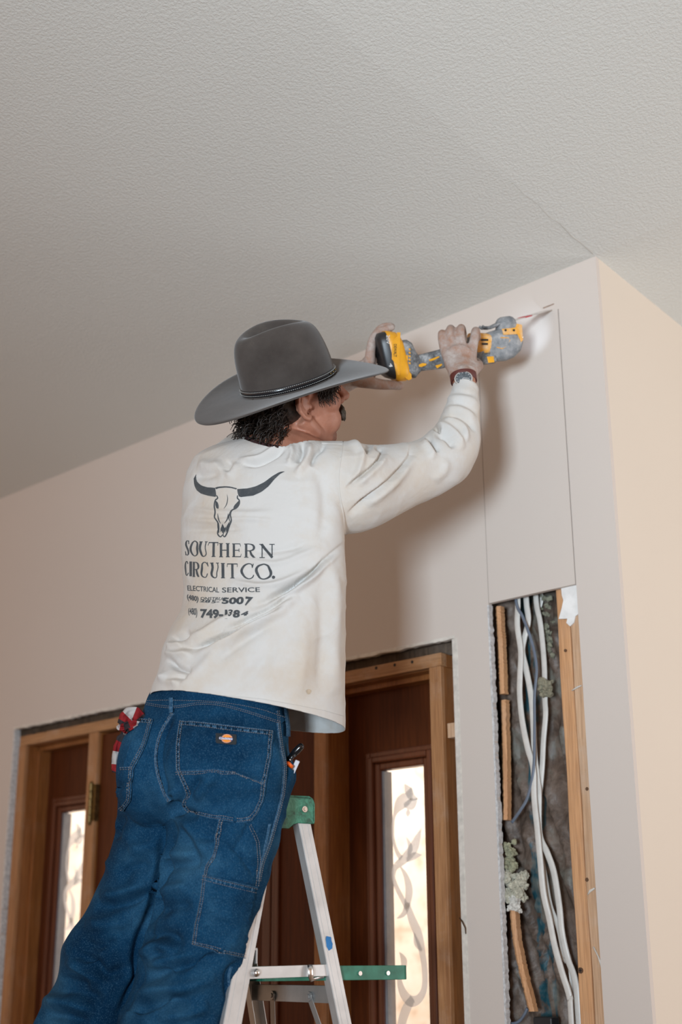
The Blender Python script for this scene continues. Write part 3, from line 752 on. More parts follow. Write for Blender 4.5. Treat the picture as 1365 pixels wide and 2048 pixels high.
def drape_ribbon(mb, sf, pts, width, off=0.001, step=3.0, widths=None, thick=None):
    P = resample(pts, step=step); n = len(P); A = []; B = []; C = []
    for i, p in enumerate(P):
        t = P[min(i+1, n-1)]-P[max(i-1, 0)]; t = t[:2]/max(1e-9, np.linalg.norm(t[:2])); nm = np.array([-t[1], t[0]])
        w_ = (p[2] if len(p) > 2 else width)/2
        A.append(sf.hit(p[0]+nm[0]*w_, p[1]+nm[1]*w_, off)); B.append(sf.hit(p[0]-nm[0]*w_, p[1]-nm[1]*w_, off)); C.append(sf.hit(p[0], p[1], off if thick is None else thick))
    mb.add(A+C+B, [(i, i+1, n+i+1, n+i) for i in range(n-1)]+[(n+i, n+i+1, 2*n+i+1, 2*n+i) for i in range(n-1)])
def drape_poly(mb, sf, poly, off=0.001, step=5.0):
    poly = [np.array(q) for q in resample(list(poly)+[poly[0]], step=step)][:-1]
    bm = bmesh.new(); vs = [bm.verts.new((q[0], q[1], 0)) for q in poly]; 
    tr = tessellate_polygon([[Vector((q[0], q[1], 0)) for q in poly]])
    for t in tr:
        try: bm.faces.new([vs[i] for i in t])
        except ValueError: pass
    for k in range(4):
        le = [e for e in bm.edges if e.calc_length() > step*1.3]
        if not le: break
        bmesh.ops.subdivide_edges(bm, edges=le, cuts=1, use_grid_fill=False)
        bmesh.ops.triangulate(bm, faces=bm.faces[:])
    bm.verts.ensure_lookup_table(); bm.verts.index_update()
    mb.add([sf.hit(v.co.x, v.co.y, off) for v in bm.verts], [tuple(v.index for v in f.verts) for f in bm.faces]); bm.free()
def drape_text(mb, sf, text, quad, off=0.001, bold=0.0, shear=0.0):
    """text filling the pixel quad (top-left, top-right, bottom-right, bottom-left)"""
    c = bpy.data.curves.new('t', 'FONT'); c.body = text; c.size = 1; c.resolution_u = 3; c.offset = bold; c.shear = shear
    o = bpy.data.objects.new('t', c); COL.objects.link(o); dg = bpy.context.evaluated_depsgraph_get(); dg.update()
    me = bpy.data.meshes.new_from_object(o.evaluated_get(dg)); bpy.data.objects.remove(o)
    V = co_of(me); x0, x1 = V[:, 0].min(), V[:, 0].max(); y0, y1 = 0.0, max(0.71, V[:, 1].max()); y0 = min(0, V[:, 1].min()) if '(' in text else 0.0
    tl, tr_, br, bl = [np.array(q, float) for q in quad]; out = []
    for v in V:
        u = (v[0]-x0)/(x1-x0); w_ = (y1-v[1])/(y1-y0)
        q = (tl*(1-u)+tr_*u)*(1-w_)+(bl*(1-u)+br*u)*w_; out.append(sf.hit(q[0], q[1], off))
    mb.add(out, [tuple(p.vertices) for p in me.polygons])
def stitches(mb, sf, pts, step=4.2, dash=0.62, width=0.9, off=0.0016):
    P = resample(pts, step=step); n = len(P)
    for i in range(n-1):
        a = P[i][:2]; b = P[i][:2]*(1-dash)+P[i+1][:2]*dash; t = (b-a); L = np.linalg.norm(t); 
        if L < 1e-6: continue
        t = t/L; nm = np.array([-t[1], t[0]])*width/2
        q = [sf.hit(*(a+nm), off), sf.hit(*(a-nm), off), sf.hit(*(b-nm), off), sf.hit(*(b+nm), off)]; m_ = sf.hit(*((a+b)/2), off+0.0006)
        mb.add(q+[m_], [(0, 1, 4), (1, 2, 4), (2, 3, 4), (3, 0, 4)])
def patch(mb, sf, left, right, off=0.003, rows=40, cols=40, edge=0.0):
    """raised cloth patch between two pixel edges (left and right polylines, top to bottom)"""
    Lp = resample(left, n=rows); Rp = resample(right, n=rows); V = []
    for i in range(rows):
        for j in range(cols):
            u = j/(cols-1); p = Lp[i][:2]*(1-u)+Rp[i][:2]*u
            b = min(i, rows-1-i, j, cols-1-j); pk = 0.0012*mnoise.noise(Vector((p[0]*0.20, p[1]*0.20, 3)))*(2.4 if b < 5 else 0.9)+0.0016*mnoise.noise(Vector((p[0]*0.03, p[1]*0.05, 9)))
            V.append(sf.hit(p[0], p[1], (-0.002 if b == 0 else off*(0.85 if b == 1 else 1.0)+pk)))
    mb.add(V, [(i*cols+j, i*cols+j+1, (i+1)*cols+j+1, (i+1)*cols+j) for i in range(rows-1) for j in range(cols-1)])
def ring(xl, yl, xr, yr, d, s, b, bz=0.0, n=36, e=1.0):
    L = at(xl, yl, d-s); R_ = at(xr, yr, d+s); c = (L+R_)/2; A = (R_-L)/2; B = FH*b+UP*bz; out = []
    for k in range(n):
        a = 2*math.pi*k/n; cx = math.cos(a); sx = math.sin(a)
        cx = math.copysign(abs(cx)**e, cx); sx = math.copysign(abs(sx)**e, sx)
        out.append(c+A*cx+B*sx)
    return out
def chain(mb, pts, n=16):
    """smooth tapering tube through (x, y, depth, radius) pixel-space joints"""
    Q = catmull(pts, 5); mb.tube([at(q[0], q[1], q[2]) for q in Q], [max(0.001, q[3]) for q in Q], n)
    for q in (Q[0], Q[-1]): mb.ball(at(q[0], q[1], q[2]), q[3]*0.98, n=12, m=8)

MAN = empty('person', Vector((-2.22, -0.78, 0.83)), 'man in dark wide-brimmed hat, printed off-white shirt and blue jeans, standing on the ladder', 'person')

# ------------------------------------------------------------------ shirt
def dusty(name, base, stain, ns=5.0, amt=0.6, rough=0.9, fine=900, fb=0.25):
    t = NT(name); f = t.ramp(t.noise(ns, 6, 0.65), [(0.45, (0, 0, 0)), (0.72, (amt,)*3)])
    c = t.mix(f, base, stain); w_ = t.noise(fine, 2)
    nb = t.bump(t.ramp(t.noise(11, 4, .6, dist=.5), [(.40, (0, 0, 0)), (.62, (1, 1, 1))]), .22, .004)
    t.bump(w_, fb, 0.0004, nb); t.b.inputs['Sheen Weight'].default_value = 0.1
    return t.done(c, rough, spec=0.15)
M_shirt = dusty('off_white_cotton', (0.58, 0.57, 0.55), (0.53, 0.44, 0.34), 5.5, 0.8)
M_print = dusty('charcoal_print', (0.060, 0.068, 0.075), (0.10, 0.105, 0.11), 60, 0.8)
mb = MB()
T = [ # xl yl xr yr depth shear b
 (303, 1430, 690, 1478, 2.580, -.010, .165), (303, 1393, 691, 1440, 2.594, -.010, .165), (318, 1345, 692, 1378, 2.605, -.02, .160), (326, 1300, 692, 1330, 2.620, -.03, .155),
 (345, 1262, 692, 1290, 2.633, -.045, .150), (366, 1225, 692, 1250, 2.645, -.055, .145), (369, 1180, 692, 1200, 2.660, -.06, .140), (365, 1120, 692, 1140, 2.680, -.07, .135),
 (363, 1070, 690, 1085, 2.695, -.075, .130), (366, 1020, 688, 1035, 2.713, -.08, .125), (370, 980, 684, 990, 2.727, -.08, .115), (377, 945, 680, 950, 2.74, -.08, .100),
 (388, 920, 674, 920, 2.748, -.075, .085), (412, 903, 660, 900, 2.755, -.06, .068), (455, 892, 635, 885, 2.765, -.04, .055), (485, 880, 620, 872, 2.775, -.03, .050)]
mb.loft([ring(*q, n=48, e=0.94) for q in T])
# right arm
chain(mb, [(640, 975, 2.695, .092), (700, 976, 2.700, .094), (760, 965, 2.745, .079), (830, 945, 2.79, .064), (880, 922, 2.825, .061), (905, 893, 2.855, .059), (918, 850, 2.885, .046), (927, 805, 2.915, .0365), (931, 778, 2.935, .031), (932, 762, 2.945, .029)], 22)
mb.ball(at(893, 916, 2.845), .062)
# left arm going forward, behind the head
chain(mb, [(443, 965, 2.86, .062), (460, 940, 2.94, .062), (500, 905, 3.04, .058), (560, 870, 3.12, .052), (610, 818, 3.12, .045), (655, 782, 3.11, .038), (668, 775, 3.108, .036)], 18)
mb.ball(at(437, 952, 2.83), .064)
me = remeshed(mb, 0.0047, 14)
me = blur_mesh(me, 9)
hem = at(500, 1417, 2.59)
hp1, hp2, hp3 = at(303, 1394, 2.61), at(560, 1413, 2.44), at(630, 1471, 2.74)
hn = (hp2-hp1).cross(hp3-hp1).normalized()
if hn.z > 0: hn = -hn
me = cut(me, hp2, hn)
cn = (at(932, 762, 2.945)-at(927, 805, 2.915)).normalized(); cpnt = at(931, 775, 2.94)
me = cut(me, cpnt, cn, cpnt, 0.10)
cn2 = (at(668, 775, 3.108)-at(610, 818, 3.12)).normalized(); cp2 = at(664, 777, 3.109)
me = cut(me, cp2, cn2, cp2, 0.10)
# neck opening: plane tilted down to the left where the collar gapes
ncen = at(552, 868, 2.775); nn = (CU*0.97+CR*0.12-CF*0.22).normalized(); npt = at(556, 886, 2.72)
me = cut(me, npt, nn, at(552, 880, 2.77), 0.125)
me = subdivide(me)
_wv = Vector((1, 1, 1))
def shirt_noise(v):
    a = mnoise.noise(v*5.0)*0.004+mnoise.noise(v*13+_wv*3)*0.0022
    b = 1-abs(mnoise.noise(Vector((v.x*9+v.z*7, v.y*9, v.z*16))))*2.4
    return a+max(0, b)**2*0.0016
me = ripple(me, shirt_noise)
def z3(u, v): return (340+u/3.592, 860+v/3.592)
def zs1(u, v): return (660+u/3.102, 780+v/3.102)
def zs2(u, v): return (290+u/3.174, 1200+v/3.174)
F = [
 # armpit drag lines radiating down-left across the back
 ([(690, 1085), (655, 1115), (615, 1150), (560, 1185), (500, 1215)], 7, -.006, .9), ([(684, 1100), (650, 1130), (618, 1160), (575, 1185)], 6, .005),
 ([z3(1120, 900), z3(1050, 990), z3(950, 1070), z3(820, 1140), z3(690, 1200)], 5, -.0065, .9), ([z3(1130, 920), z3(1060, 1020), z3(960, 1110), z3(850, 1180), z3(700, 1250)], 7, .006),
 ([z3(900, 1160), z3(740, 1260), z3(560, 1345), z3(380, 1435)], 5, -.0075, .9), ([z3(930, 1190), z3(760, 1300), z3(600, 1380), z3(430, 1470)], 9, .0075),
 ([zs2(920, 20), zs2(760, 90), zs2(600, 170), zs2(440, 240), zs2(320, 290), zs2(240, 300)], 6, -.010, .9), ([zs2(930, 50), zs2(780, 120), zs2(620, 200), zs2(460, 280), zs2(330, 320)], 8, .006),
 ([zs2(830, 120), zs2(700, 210), zs2(560, 300), zs2(420, 400)], 10, -.0035), ([zs2(600, 90), zs2(480, 140), zs2(360, 215), zs2(260, 250)], 7, .0045),
 # left waist bunching
 ([zs2(150, 370), zs2(190, 420), zs2(260, 450), zs2(300, 440)], 6, -.007), ([zs2(130, 320), zs2(200, 350), zs2(300, 330)], 8, .006), ([zs2(90, 470), zs2(140, 500), zs2(230, 520)], 9, .006),
 ([zs2(110, 495), zs2(180, 500), zs2(280, 480)], 6, -.005), ([zs2(160, 240), zs2(220, 235), zs2(290, 200)], 7, -.006), ([zs2(140, 280), zs2(180, 290), zs2(250, 280)], 6, .005),
 # across the back
 ([z3(110, 640), z3(300, 655), z3(520, 640), z3(760, 650)], 5, .0026), ([z3(100, 720), z3(320, 715), z3(560, 700)], 6, -.0026), ([z3(110, 560), z3(330, 590), z3(560, 600), z3(760, 590)], 6, .0024),
 ([z3(420, 1080), z3(640, 1120), z3(820, 1090), z3(1000, 1000)], 6, .004), ([z3(520, 930), z3(760, 960), z3(940, 900), z3(1090, 830)], 6, .0028), ([z3(600, 870), z3(820, 860), z3(1000, 800)], 6, -.003),
 # collar pinch at left and shoulder gathers
 ([z3(440, 215), z3(425, 250), z3(400, 300)], 7, -.004), ([z3(480, 230), z3(460, 280), z3(400, 340)], 9, .0022), ([z3(520, 250), z3(640, 240), z3(760, 180), z3(830, 130)], 4.5, -.005), ([z3(490, 215), z3(640, 200), z3(740, 140), z3(820, 90)], 5, .004),
 ([z3(1000, 90), z3(1000, 180), z3(960, 260), z3(900, 330)], 7, .006), ([z3(950, 90), z3(955, 160), z3(920, 240)], 5, -.005), ([z3(1110, 90), z3(1090, 130), z3(1040, 180), z3(1010, 260)], 5, -.005), ([z3(860, 100), z3(880, 170), z3(850, 260)], 6, .004),
 ([z3(1050, 260), z3(1110, 420), z3(1120, 600), z3(1080, 800)], 14, -.004), ([z3(200, 240), z3(300, 260), z3(380, 240)], 10, .004), ([z3(170, 330), z3(260, 330), z3(360, 300)], 8, -.003),
 # arm folds
 ([zs1(105, 285), zs1(150, 330), zs1(200, 400), zs1(170, 520), zs1(110, 600)], 7, .005),
 ([zs1(330, 350), zs1(300, 430), zs1(230, 500), zs1(150, 560), zs1(100, 610)], 5, -.0085, .9), ([zs1(345, 390), zs1(310, 450), zs1(240, 520), zs1(160, 590)], 8, .006),
 ([zs1(500, 330), zs1(490, 410), zs1(420, 500), zs1(330, 590), zs1(210, 680), zs1(110, 770)], 6, -.0075, .9), ([zs1(520, 400), zs1(440, 520), zs1(340, 620), zs1(220, 710)], 10, .006),
 ([zs1(240, 300), zs1(240, 350), zs1(210, 390)], 6, -.006), ([zs1(290, 340), zs1(300, 360), zs1(330, 365)], 4, -.005),
 ([zs1(595, 290), zs1(630, 335), zs1(660, 390)], 4.5, -.0085, .9), ([zs1(570, 310), zs1(620, 370), zs1(650, 430)], 7, .005), ([zs1(640, 250), zs1(690, 225), zs1(740, 240), zs1(800, 300), zs1(830, 370)], 6, .005),
 ([zs1(640, 245), zs1(660, 235), zs1(690, 250)], 4, -.008), ([zs1(650, 270), zs1(720, 290), zs1(780, 360)], 6, -.006), ([zs1(690, 200), zs1(760, 195), zs1(830, 240), zs1(850, 330)], 6, .005),
 ([zs1(700, 130), zs1(780, 110), zs1(860, 140), zs1(910, 190)], 6, .005), ([zs1(700, 160), zs1(790, 150), zs1(870, 200), zs1(900, 260)], 5, -.005), ([zs1(720, 60), zs1(800, 45), zs1(880, 60), zs1(930, 110)], 6, .0045),
 ([zs1(715, 95), zs1(800, 80), zs1(890, 120), zs1(920, 170)], 5, -.0045), ([zs1(720, 20), zs1(800, 10), zs1(900, 30)], 5, -.004), ([zs1(720, 420), zs1(710, 500), zs1(640, 560)], 9, .003),
 # hang of the right side
 ([(660, 1110), (672, 1200), (668, 1300), (676, 1390)], 12, .004), ([(640, 1160), (648, 1260), (640, 1390)], 14, -.004), ([(600, 1220), (606, 1300), (596, 1400)], 14, .003),
 ([(560, 1280), (520, 1330), (470, 1380)], 14, -.003), ([(480, 1270), (430, 1310), (380, 1360), (340, 1385)], 12, .0035),
]
me = folds(me, [((q[0], q[1], q[2]*(0.5 if min(p[0] for p in q[0]) > 860 and max(p[1] for p in q[0]) < 860 else 1.0))+tuple(q[3:])) for q in F])
me = blur_mesh(me, 1)
cov = MB(); cov.smooth = True
ur = (nn.cross(CF)).normalized(); vr = nn.cross(ur)
us = [at(552, 884, 2.775)+ur*(.062*math.cos(a))+vr*(.060*math.sin(a))+nn*(-.004+.004*math.cos(a)) for a in [2*math.pi*i/40 for i in range(41)]]
shirt = finish(me, 'shirt', M_shirt, MAN, 0.0022)
SF = Surf(me)
cov.tube(us, .0085, 10); cov.build('undershirt_collar', simple('dark_maroon_cotton', (.045, .014, .014), .9), MAN)
# hem, armhole seam, collar band
hm = MB(); hm.smooth = True
drape_ribbon(hm, SF, [(306, 1386), (380, 1388), (450, 1391), (520, 1397), (590, 1409), (650, 1421), (688, 1432)], 1.6, .0002, thick=.0014)
hm.build('hem', M_shirt, shirt, recalc=False); hm = MB(); hm.smooth = True
drape_ribbon(hm, SF, catmull([z3(1250, 40), z3(1235, 180), z3(1215, 330), z3(1225, 480), z3(1250, 620), z3(1255, 720), z3(1270, 770)], 5), 3.0, -.0002, thick=.0022)
hm.build('seam', M_shirt, shirt, recalc=False); hm = MB(); hm.smooth = True
drape_ribbon(hm, SF, catmull([z3(1090, 95), z3(1170, 98), z3(1245, 100)], 5), 2.4, -.0002, thick=.0016)
hm.build('seam', M_shirt, shirt, recalc=False)
M_stain = simple('tan_stain', (0.44, 0.36, 0.27), 0.9, var=0.2, vs=200)
sn = MB(); drape_poly(sn, SF, catmull([(612, 1381), (617, 1378), (623, 1381), (620, 1388), (615, 1388), (612, 1381)], 3)[:-1], .0005, 2.5)
sn.build('stain', M_stain, shirt, recalc=False)

# printed emblem
pr = MB()
hl = [(190, 318), (172, 350), (176, 395), (192, 432), (225, 458), (280, 474), (335, 482), (332, 450), (326, 416), (270, 412), (228, 400), (198, 375), (188, 348)]
hr = [(485, 425), (560, 420), (620, 405), (680, 375), (740, 330), (790, 302), (830, 297), (790, 318), (750, 357), (710, 405), (660, 445), (600, 472), (500, 484), (488, 455)]
sk = [(325, 416), (345, 408), (400, 404), (440, 408), (485, 420), (485, 430), (440, 417), (400, 414), (350, 419), (330, 428)]
for po in (hl, hr, sk): drape_poly(pr, SF, [z3(*q) for q in po], .0006)
for po in ([(330, 508), (345, 520), (352, 545), (350, 568), (336, 566), (328, 540)], [(497, 508), (497, 532), (482, 556), (456, 568), (462, 545), (480, 525)],
           [(378, 672), (388, 690), (395, 708), (402, 690), (404, 712), (396, 742), (388, 722), (380, 745), (372, 722), (366, 738), (364, 708), (370, 700)]):
    drape_poly(pr, SF, [z3(*q) for q in po], .0006, 3)
def st(pts, w0, w1=None, w2=None):
    w1 = w1 or w0; w2 = w2 if w2 is not None else w0; n = len(pts)
    P = [(*z3(*q), (w0 if i == 0 else w2 if i == n-1 else w1)/3.592) for i, q in enumerate(pts)]
    drape_ribbon(pr, SF, catmull(P, 5), 1, .0006, 2.0)
st([(336, 470), (345, 490), (328, 505), (320, 545), (326, 590), (322, 630), (345, 662), (352, 700), (344, 745), (364, 768), (380, 752)], 6, 9, 5)
st([(488, 470), (486, 490), (500, 506), (498, 535), (478, 562), (446, 578), (436, 610), (442, 650), (428, 690), (412, 740), (394, 768), (380, 752)], 6, 9, 5)
st([(345, 600), (350, 640), (366, 672)], 2, 8, 2); st([(420, 600), (414, 640), (392, 670)], 2, 8, 2); st([(438, 580), (424, 625), (434, 660)], 3, 9, 3)
st([(412, 462), (416, 500), (406, 540), (388, 566)], 1, 5, 1); st([(344, 660), (350, 700), (352, 740)], 4, 14, 4); st([(430, 660), (414, 700), (408, 735)], 4, 16, 4); st([(388, 700), (386, 740), (384, 760)], 3, 6, 2)
pr.build('skull_emblem', M_print, shirt, recalc=False)['label'] = 'printed longhorn skull'

# hand-drawn serif capitals (unit box, y down); each stroke: list of (x, y, width)
t_, k_ = .07, .17
LET = {
 'S': [[(.88, .22, t_), (.80, .06, t_), (.5, .0, t_), (.2, .10, k_*.8), (.16, .28, k_), (.5, .48, k_), (.84, .68, k_), (.80, .90, k_*.8), (.48, 1.0, t_), (.18, .93, t_), (.10, .74, t_)], [(.88, .0, .06), (.88, .24, .06)], [(.10, .74, .06), (.10, 1.0, .06)]],
 'O': [[(.5, 0, t_), (.18, .14, .12), (.08, .5, k_), (.18, .86, .12), (.5, 1, t_), (.82, .86, .12), (.92, .5, k_), (.82, .14, .12), (.5, 0, t_)]],
 'U': [[(.22, 0, k_), (.22, .62, k_), (.30, .90, .13), (.54, 1, t_), (.76, .88, t_), (.80, .62, t_), (.80, 0, t_)], [(.04, .02, .06), (.40, .02, .06)], [(.66, .02, .06), (.96, .02, .06)]],
 'T': [[(.5, 0, k_), (.5, 1, k_)], [(.02, .03, t_*1.1), (.98, .03, t_*1.1)], [(.30, .98, .06), (.70, .98, .06)], [(.04, .0, .05), (.0, .24, .03)], [(.96, .0, .05), (1.0, .24, .03)]],
 'H': [[(.2, 0, k_), (.2, 1, k_)], [(.8, 0, k_), (.8, 1, k_)], [(.2, .5, t_), (.8, .5, t_)]]+[[(a, b, .06), (a+.34, b, .06)] for a in (.03, .63) for b in (.02, .98)],
 'E': [[(.24, 0, k_), (.24, 1, k_)], [(.06, .03, t_), (.86, .03, t_)], [(.24, .5, t_), (.66, .5, t_)], [(.06, .97, t_), (.92, .97, t_)], [(.87, .0, .05), (.90, .22, .03)], [(.93, 1, .05), (.97, .76, .03)], [(.67, .38, .05), (.67, .62, .05)]],
 'R': [[(.22, 0, k_), (.22, 1, k_)], [(.05, .03, t_), (.5, .03, t_), (.76, .10, .12), (.82, .26, k_), (.72, .44, .12), (.46, .51, t_), (.22, .51, t_)], [(.46, .51, .12), (.70, .80, k_), (.90, .98, .14)], [(.04, .98, .06), (.42, .98, .06)], [(.82, .98, .06), (1.02, .98, .06)]],
 'N': [[(.18, 0, t_), (.18, 1, t_)], [(.82, 0, t_), (.82, 1, t_)], [(.14, .02, k_), (.84, .98, k_)], [(.0, .02, .06), (.24, .02, .06)], [(.02, .98, .06), (.36, .98, .06)], [(.64, .02, .06), (.98, .02, .06)]],
 'C': [[(.90, .24, t_), (.78, .06, t_), (.52, 0, t_), (.20, .14, .12), (.08, .5, k_), (.20, .86, .12), (.54, 1, t_), (.80, .93, t_), (.94, .74, t_)], [(.90, .0, .06), (.91, .28, .05)]],
 'c': [[(.92, .20, .09), (.66, .03, .07), (.34, .12, .10), (.14, .5, .15), (.34, .88, .10), (.66, .98, .07), (.96, .80, .08)]],
 'I': [[(.5, 0, k_*1.5), (.5, 1, k_*1.5)], [(.1, .02, .07), (.9, .02, .07)], [(.1, .98, .07), (.9, .98, .07)]],
 '.': [[(.2, .90, .20), (.42, .90, .20)]],
}
def zw(u, v): return (360+u/6.5, 1080+v/6.5)
def word(spec, wob=0):
    for ch, xl, xr, yt, yb in spec:      # box in the zoomed word picture
        h = yb-yt
        for strk in LET[ch]:
            P = []
            pts = strk if len(strk) < 4 else [tuple(q) for q in catmull(strk, 4)]
            for (a, b, w_) in pts:
                sc_ = h*(0.55+0.45*min(1.2, (xr-xl)/(h*0.85)))
                u = xl+(xr-xl)*a; v = yt+h*b; u += wob*min(1.0, (xr-xl)/140)*h*0.05*math.sin(v*0.035+u*0.004)
                P.append((*zw(u, v), w_*sc_/6.5))
            drape_ribbon(pr2, SF, P, 1, .0006, 1.6)
pr2 = MB()
word([('S', 72, 122, 8, 198), ('O', 140, 242, 12, 208), ('U', 244, 362, 20, 215), ('T', 375, 503, 28, 220), ('H', 512, 662, 44, 224), ('E', 682, 806, 46, 224), ('R', 840, 985, 48, 230), ('N', 1036, 1232, 54, 234)], 1)
word([('c', 66, 114, 270, 466), ('I', 130, 160, 280, 472), ('R', 170, 258, 284, 480), ('C', 274, 374, 290, 488), ('U', 394, 515, 296, 494), ('I', 528, 592, 300, 498), ('T', 610, 744, 306, 500), ('C', 800, 965, 308, 506), ('O', 986, 1196, 312, 510)], 1)
drape_poly(pr2, SF, [zw(1218+24*math.cos(a*.63), 486+24*math.sin(a*.63)) for a in range(10)], .0006, 3)
pr2.build('printed_name', M_print, shirt, recalc=False)['label'] = 'charcoal serif lettering'
pr3 = MB()
def zt(u, v): return (360+u/6.205, 1160+v/6.205)
drape_text(pr3, SF, 'ELECTRICAL', [zt(92, 66), zt(488, 92), zt(488, 156), zt(98, 130)], .0006, .012)
drape_text(pr3, SF, 'SERVICE', [zt(525, 94), zt(994, 88), zt(996, 148), zt(525, 156)], .0006, .012)
drape_text(pr3, SF, '(480)', [zt(84, 176), zt(238, 206), zt(228, 290), zt(100, 262)], .0006, .03)
drape_text(pr3, SF, '28', [zt(252, 244), zt(388, 250), zt(372, 284), zt(246, 274)], .0006, .03)
drape_text(pr3, SF, '5-', [zt(400, 252), zt(500, 250), zt(490, 284), zt(390, 288)], .0006, .03)
drape_text(pr3, SF, 'ONSTRUC', [zt(256, 212), zt(590, 216), zt(560, 254), zt(262, 246)], .0006, .012)
drape_text(pr3, SF, '500', [zt(530, 226), zt(800, 206), zt(790, 298), zt(520, 292)], .0006, .045)
drape_text(pr3, SF, '7', [zt(818, 206), zt(914, 214), zt(850, 312), zt(806, 308)], .0006, .055)
drape_text(pr3, SF, '(480)', [zt(106, 350), zt(218, 350), zt(216, 474), zt(108, 440)], .0006, .02)
drape_text(pr3, SF, '749-1', [zt(254, 360), zt(590, 368), zt(588, 474), zt(256, 464)], .0006, .045)
drape_text(pr3, SF, '3', [zt(604, 368), zt(668, 368), zt(632, 446), zt(600, 446)], .0006, .03)
drape_text(pr3, SF, '8', [zt(672, 370), zt(752, 374), zt(742, 462), zt(652, 462)], .0006, .05)
drape_text(pr3, SF, '4', [zt(776, 388), zt(864, 388), zt(840, 436), zt(752, 450)], .0006, .06)
pr3.build('printed_contact_lines', M_print, shirt, recalc=False)['label'] = 'small charcoal service lettering and phone numbers'
# ------------------------------------------------------------------ jeans
t = NT('blue_denim')
tw = t.noise(1.0, 2, 0.5, t.mapped((900, 900, 260))); fd = t.noise(5.5, 4, 0.6); sp2 = t.noise(420, 2, 0.6)
c = t.ramp(fd, [(0.36, (0.001, 0.021, 0.056)), (0.50, (0.006, 0.048, 0.110)), (0.66, (0.030, 0.110, 0.200))])
c = t.mix(t.ramp(sp2, [(0.5, (0, 0, 0)), (0.75, (0.5,)*3)]), c, (0.06, 0.15, 0.24))
c = t.mix(t.ramp(tw, [(0.45, (0, 0, 0)), (0.6, (0.45,)*3)]), c, (0.001, 0.02, 0.055))
t.bump(tw, 0.5, 0.0006); M_denim = t.done(c, 0.95, spec=0.1)
t = NT('worn_denim_edge'); c = t.ramp(t.noise(260, 3, 0.7), [(0.35, (0.012, 0.05, 0.11)), (0.55, (0.045, 0.115, 0.20)), (0.75, (0.12, 0.21, 0.31))]); M_denimW = t.done(c, 0.95, spec=0.1)
M_stitch = simple('tan_thread', (0.20, 0.19, 0.19), 0.9, var=0.3, vs=300)
def wring(c, a, b, n=36):
    c = Vector(c); return [c+_R0*(a*math.cos(2*math.pi*k/n))+FH*(b*math.sin(2*math.pi*k/n)) for k in range(n)]
mb = MB()
Pv = [(322, 1345, 556, 1360, 2.600, -.045, .115), (314, 1375, 564, 1392, 2.594, -.045, .120), (297, 1398, 575, 1428, 2.590, -.05, .130), (286, 1430, 577, 1462, 2.582, -.05, .136), (272, 1465, 578, 1500, 2.574, -.05, .142),
      (256, 1505, 580, 1540, 2.565, -.05, .145), (242, 1550, 580, 1580, 2.556, -.05, .145), (236, 1585, 574, 1612, 2.548, -.045, .135), (252, 1615, 562, 1640, 2.540, -.04, .11), (285, 1640, 530, 1660, 2.532, -.03, .07)]
mb.loft([ring(*q, n=44, e=0.95) for q in Pv])
KR = at(344, 2050, 2.425); KL = at(160, 2050, 2.60)
st3 = LPT(0.8325, True).lerp(LPT(0.8325, False), 0.30); st3L = LPT(0.8325, True).lerp(LPT(0.8325, False), 0.80)
AR = Vector((st3.x, st3.y, 0.93))-LC*0.03; AL = Vector((st3L.x, st3L.y, 0.93))-LC*0.03
Rr = [ring(345, 1590, 572, 1610, 2.500, -.03, .095), ring(340, 1640, 559, 1662, 2.492, -.03, .105), ring(334, 1700, 544, 1722, 2.482, -.03, .105), ring(324, 1765, 528, 1785, 2.472, -.03, .102), ring(300, 1850, 496, 1872, 2.455, -.03, .10), ring(272, 1950, 468, 1972, 2.44, -.03, .098), ring(240, 2050, 442, 2062, 2.425, -.03, .098),
      wring(KR.lerp(AR, .35), .088, .095), wring(KR.lerp(AR, .7), .082, .09), wring(AR, .080, .095)]
mb.loft(Rr)
Lr = [ring(238, 1580, 420, 1600, 2.625, -.02, .09), ring(236, 1640, 410, 1650, 2.625, -.02, .10), ring(228, 1690, 400, 1705, 2.62, -.02, .10), ring(214, 1742, 385, 1765, 2.615, -.02, .10), ring(166, 1830, 360, 1855, 2.61, -.02, .10), ring(124, 1895, 330, 1930, 2.605, -.02, .10), ring(114, 1962, 300, 1990, 2.60, -.02, .10), ring(68, 2048, 262, 2080, 2.595, -.02, .10),
      wring(KL.lerp(AL, .35)-_R0*.01, .090, .095), wring(KL.lerp(AL, .7), .082, .09), wring(AL, .080, .095)]
mb.loft(Lr)
# seat volume and the bulging hip pocket
mb.ball(at(452, 1530, 2.47), (.115, .085, .10), CR, CF, CU); mb.ball(at(300, 1540, 2.55), (.065, .085, .10), CR, CF, CU)
mb.tube([at(566, 1520, 2.535), at(570, 1560, 2.53), at(560, 1610, 2.525)], [.020, .024, .014], 14)
me = remeshed(mb, 0.0066, 10); me = blur_mesh(me, 5)
me = cut(me, at(450, 1372, 2.46), (at(576, 1428, 2.56)-at(297, 1396, 2.62)).cross(FH).normalized()*(-1 if (at(576, 1428, 2.56)-at(297, 1396, 2.62)).cross(FH).z < 0 else 1), at(440, 1400, 2.59), 0.22)
me = subdivide(me)
def jean_noise(v):
    r1 = 1-abs(mnoise.noise(Vector((v.x*7, v.y*7, v.z*13))))*2.6
    lo = max(0.0, min(1.0, (1.72-v.z)/0.15))
    return mnoise.noise(v*6)*.006*(0.3+lo)+mnoise.noise(v*17)*.0024+max(0, r1)**2*.0042*(0.3+lo)
me = ripple(me, jean_noise)
def z4(u, v): return (200+u/2.625, 1340+v/2.625)
def z9(u, v): return (60+u/2.73, 1640+v/2.73)
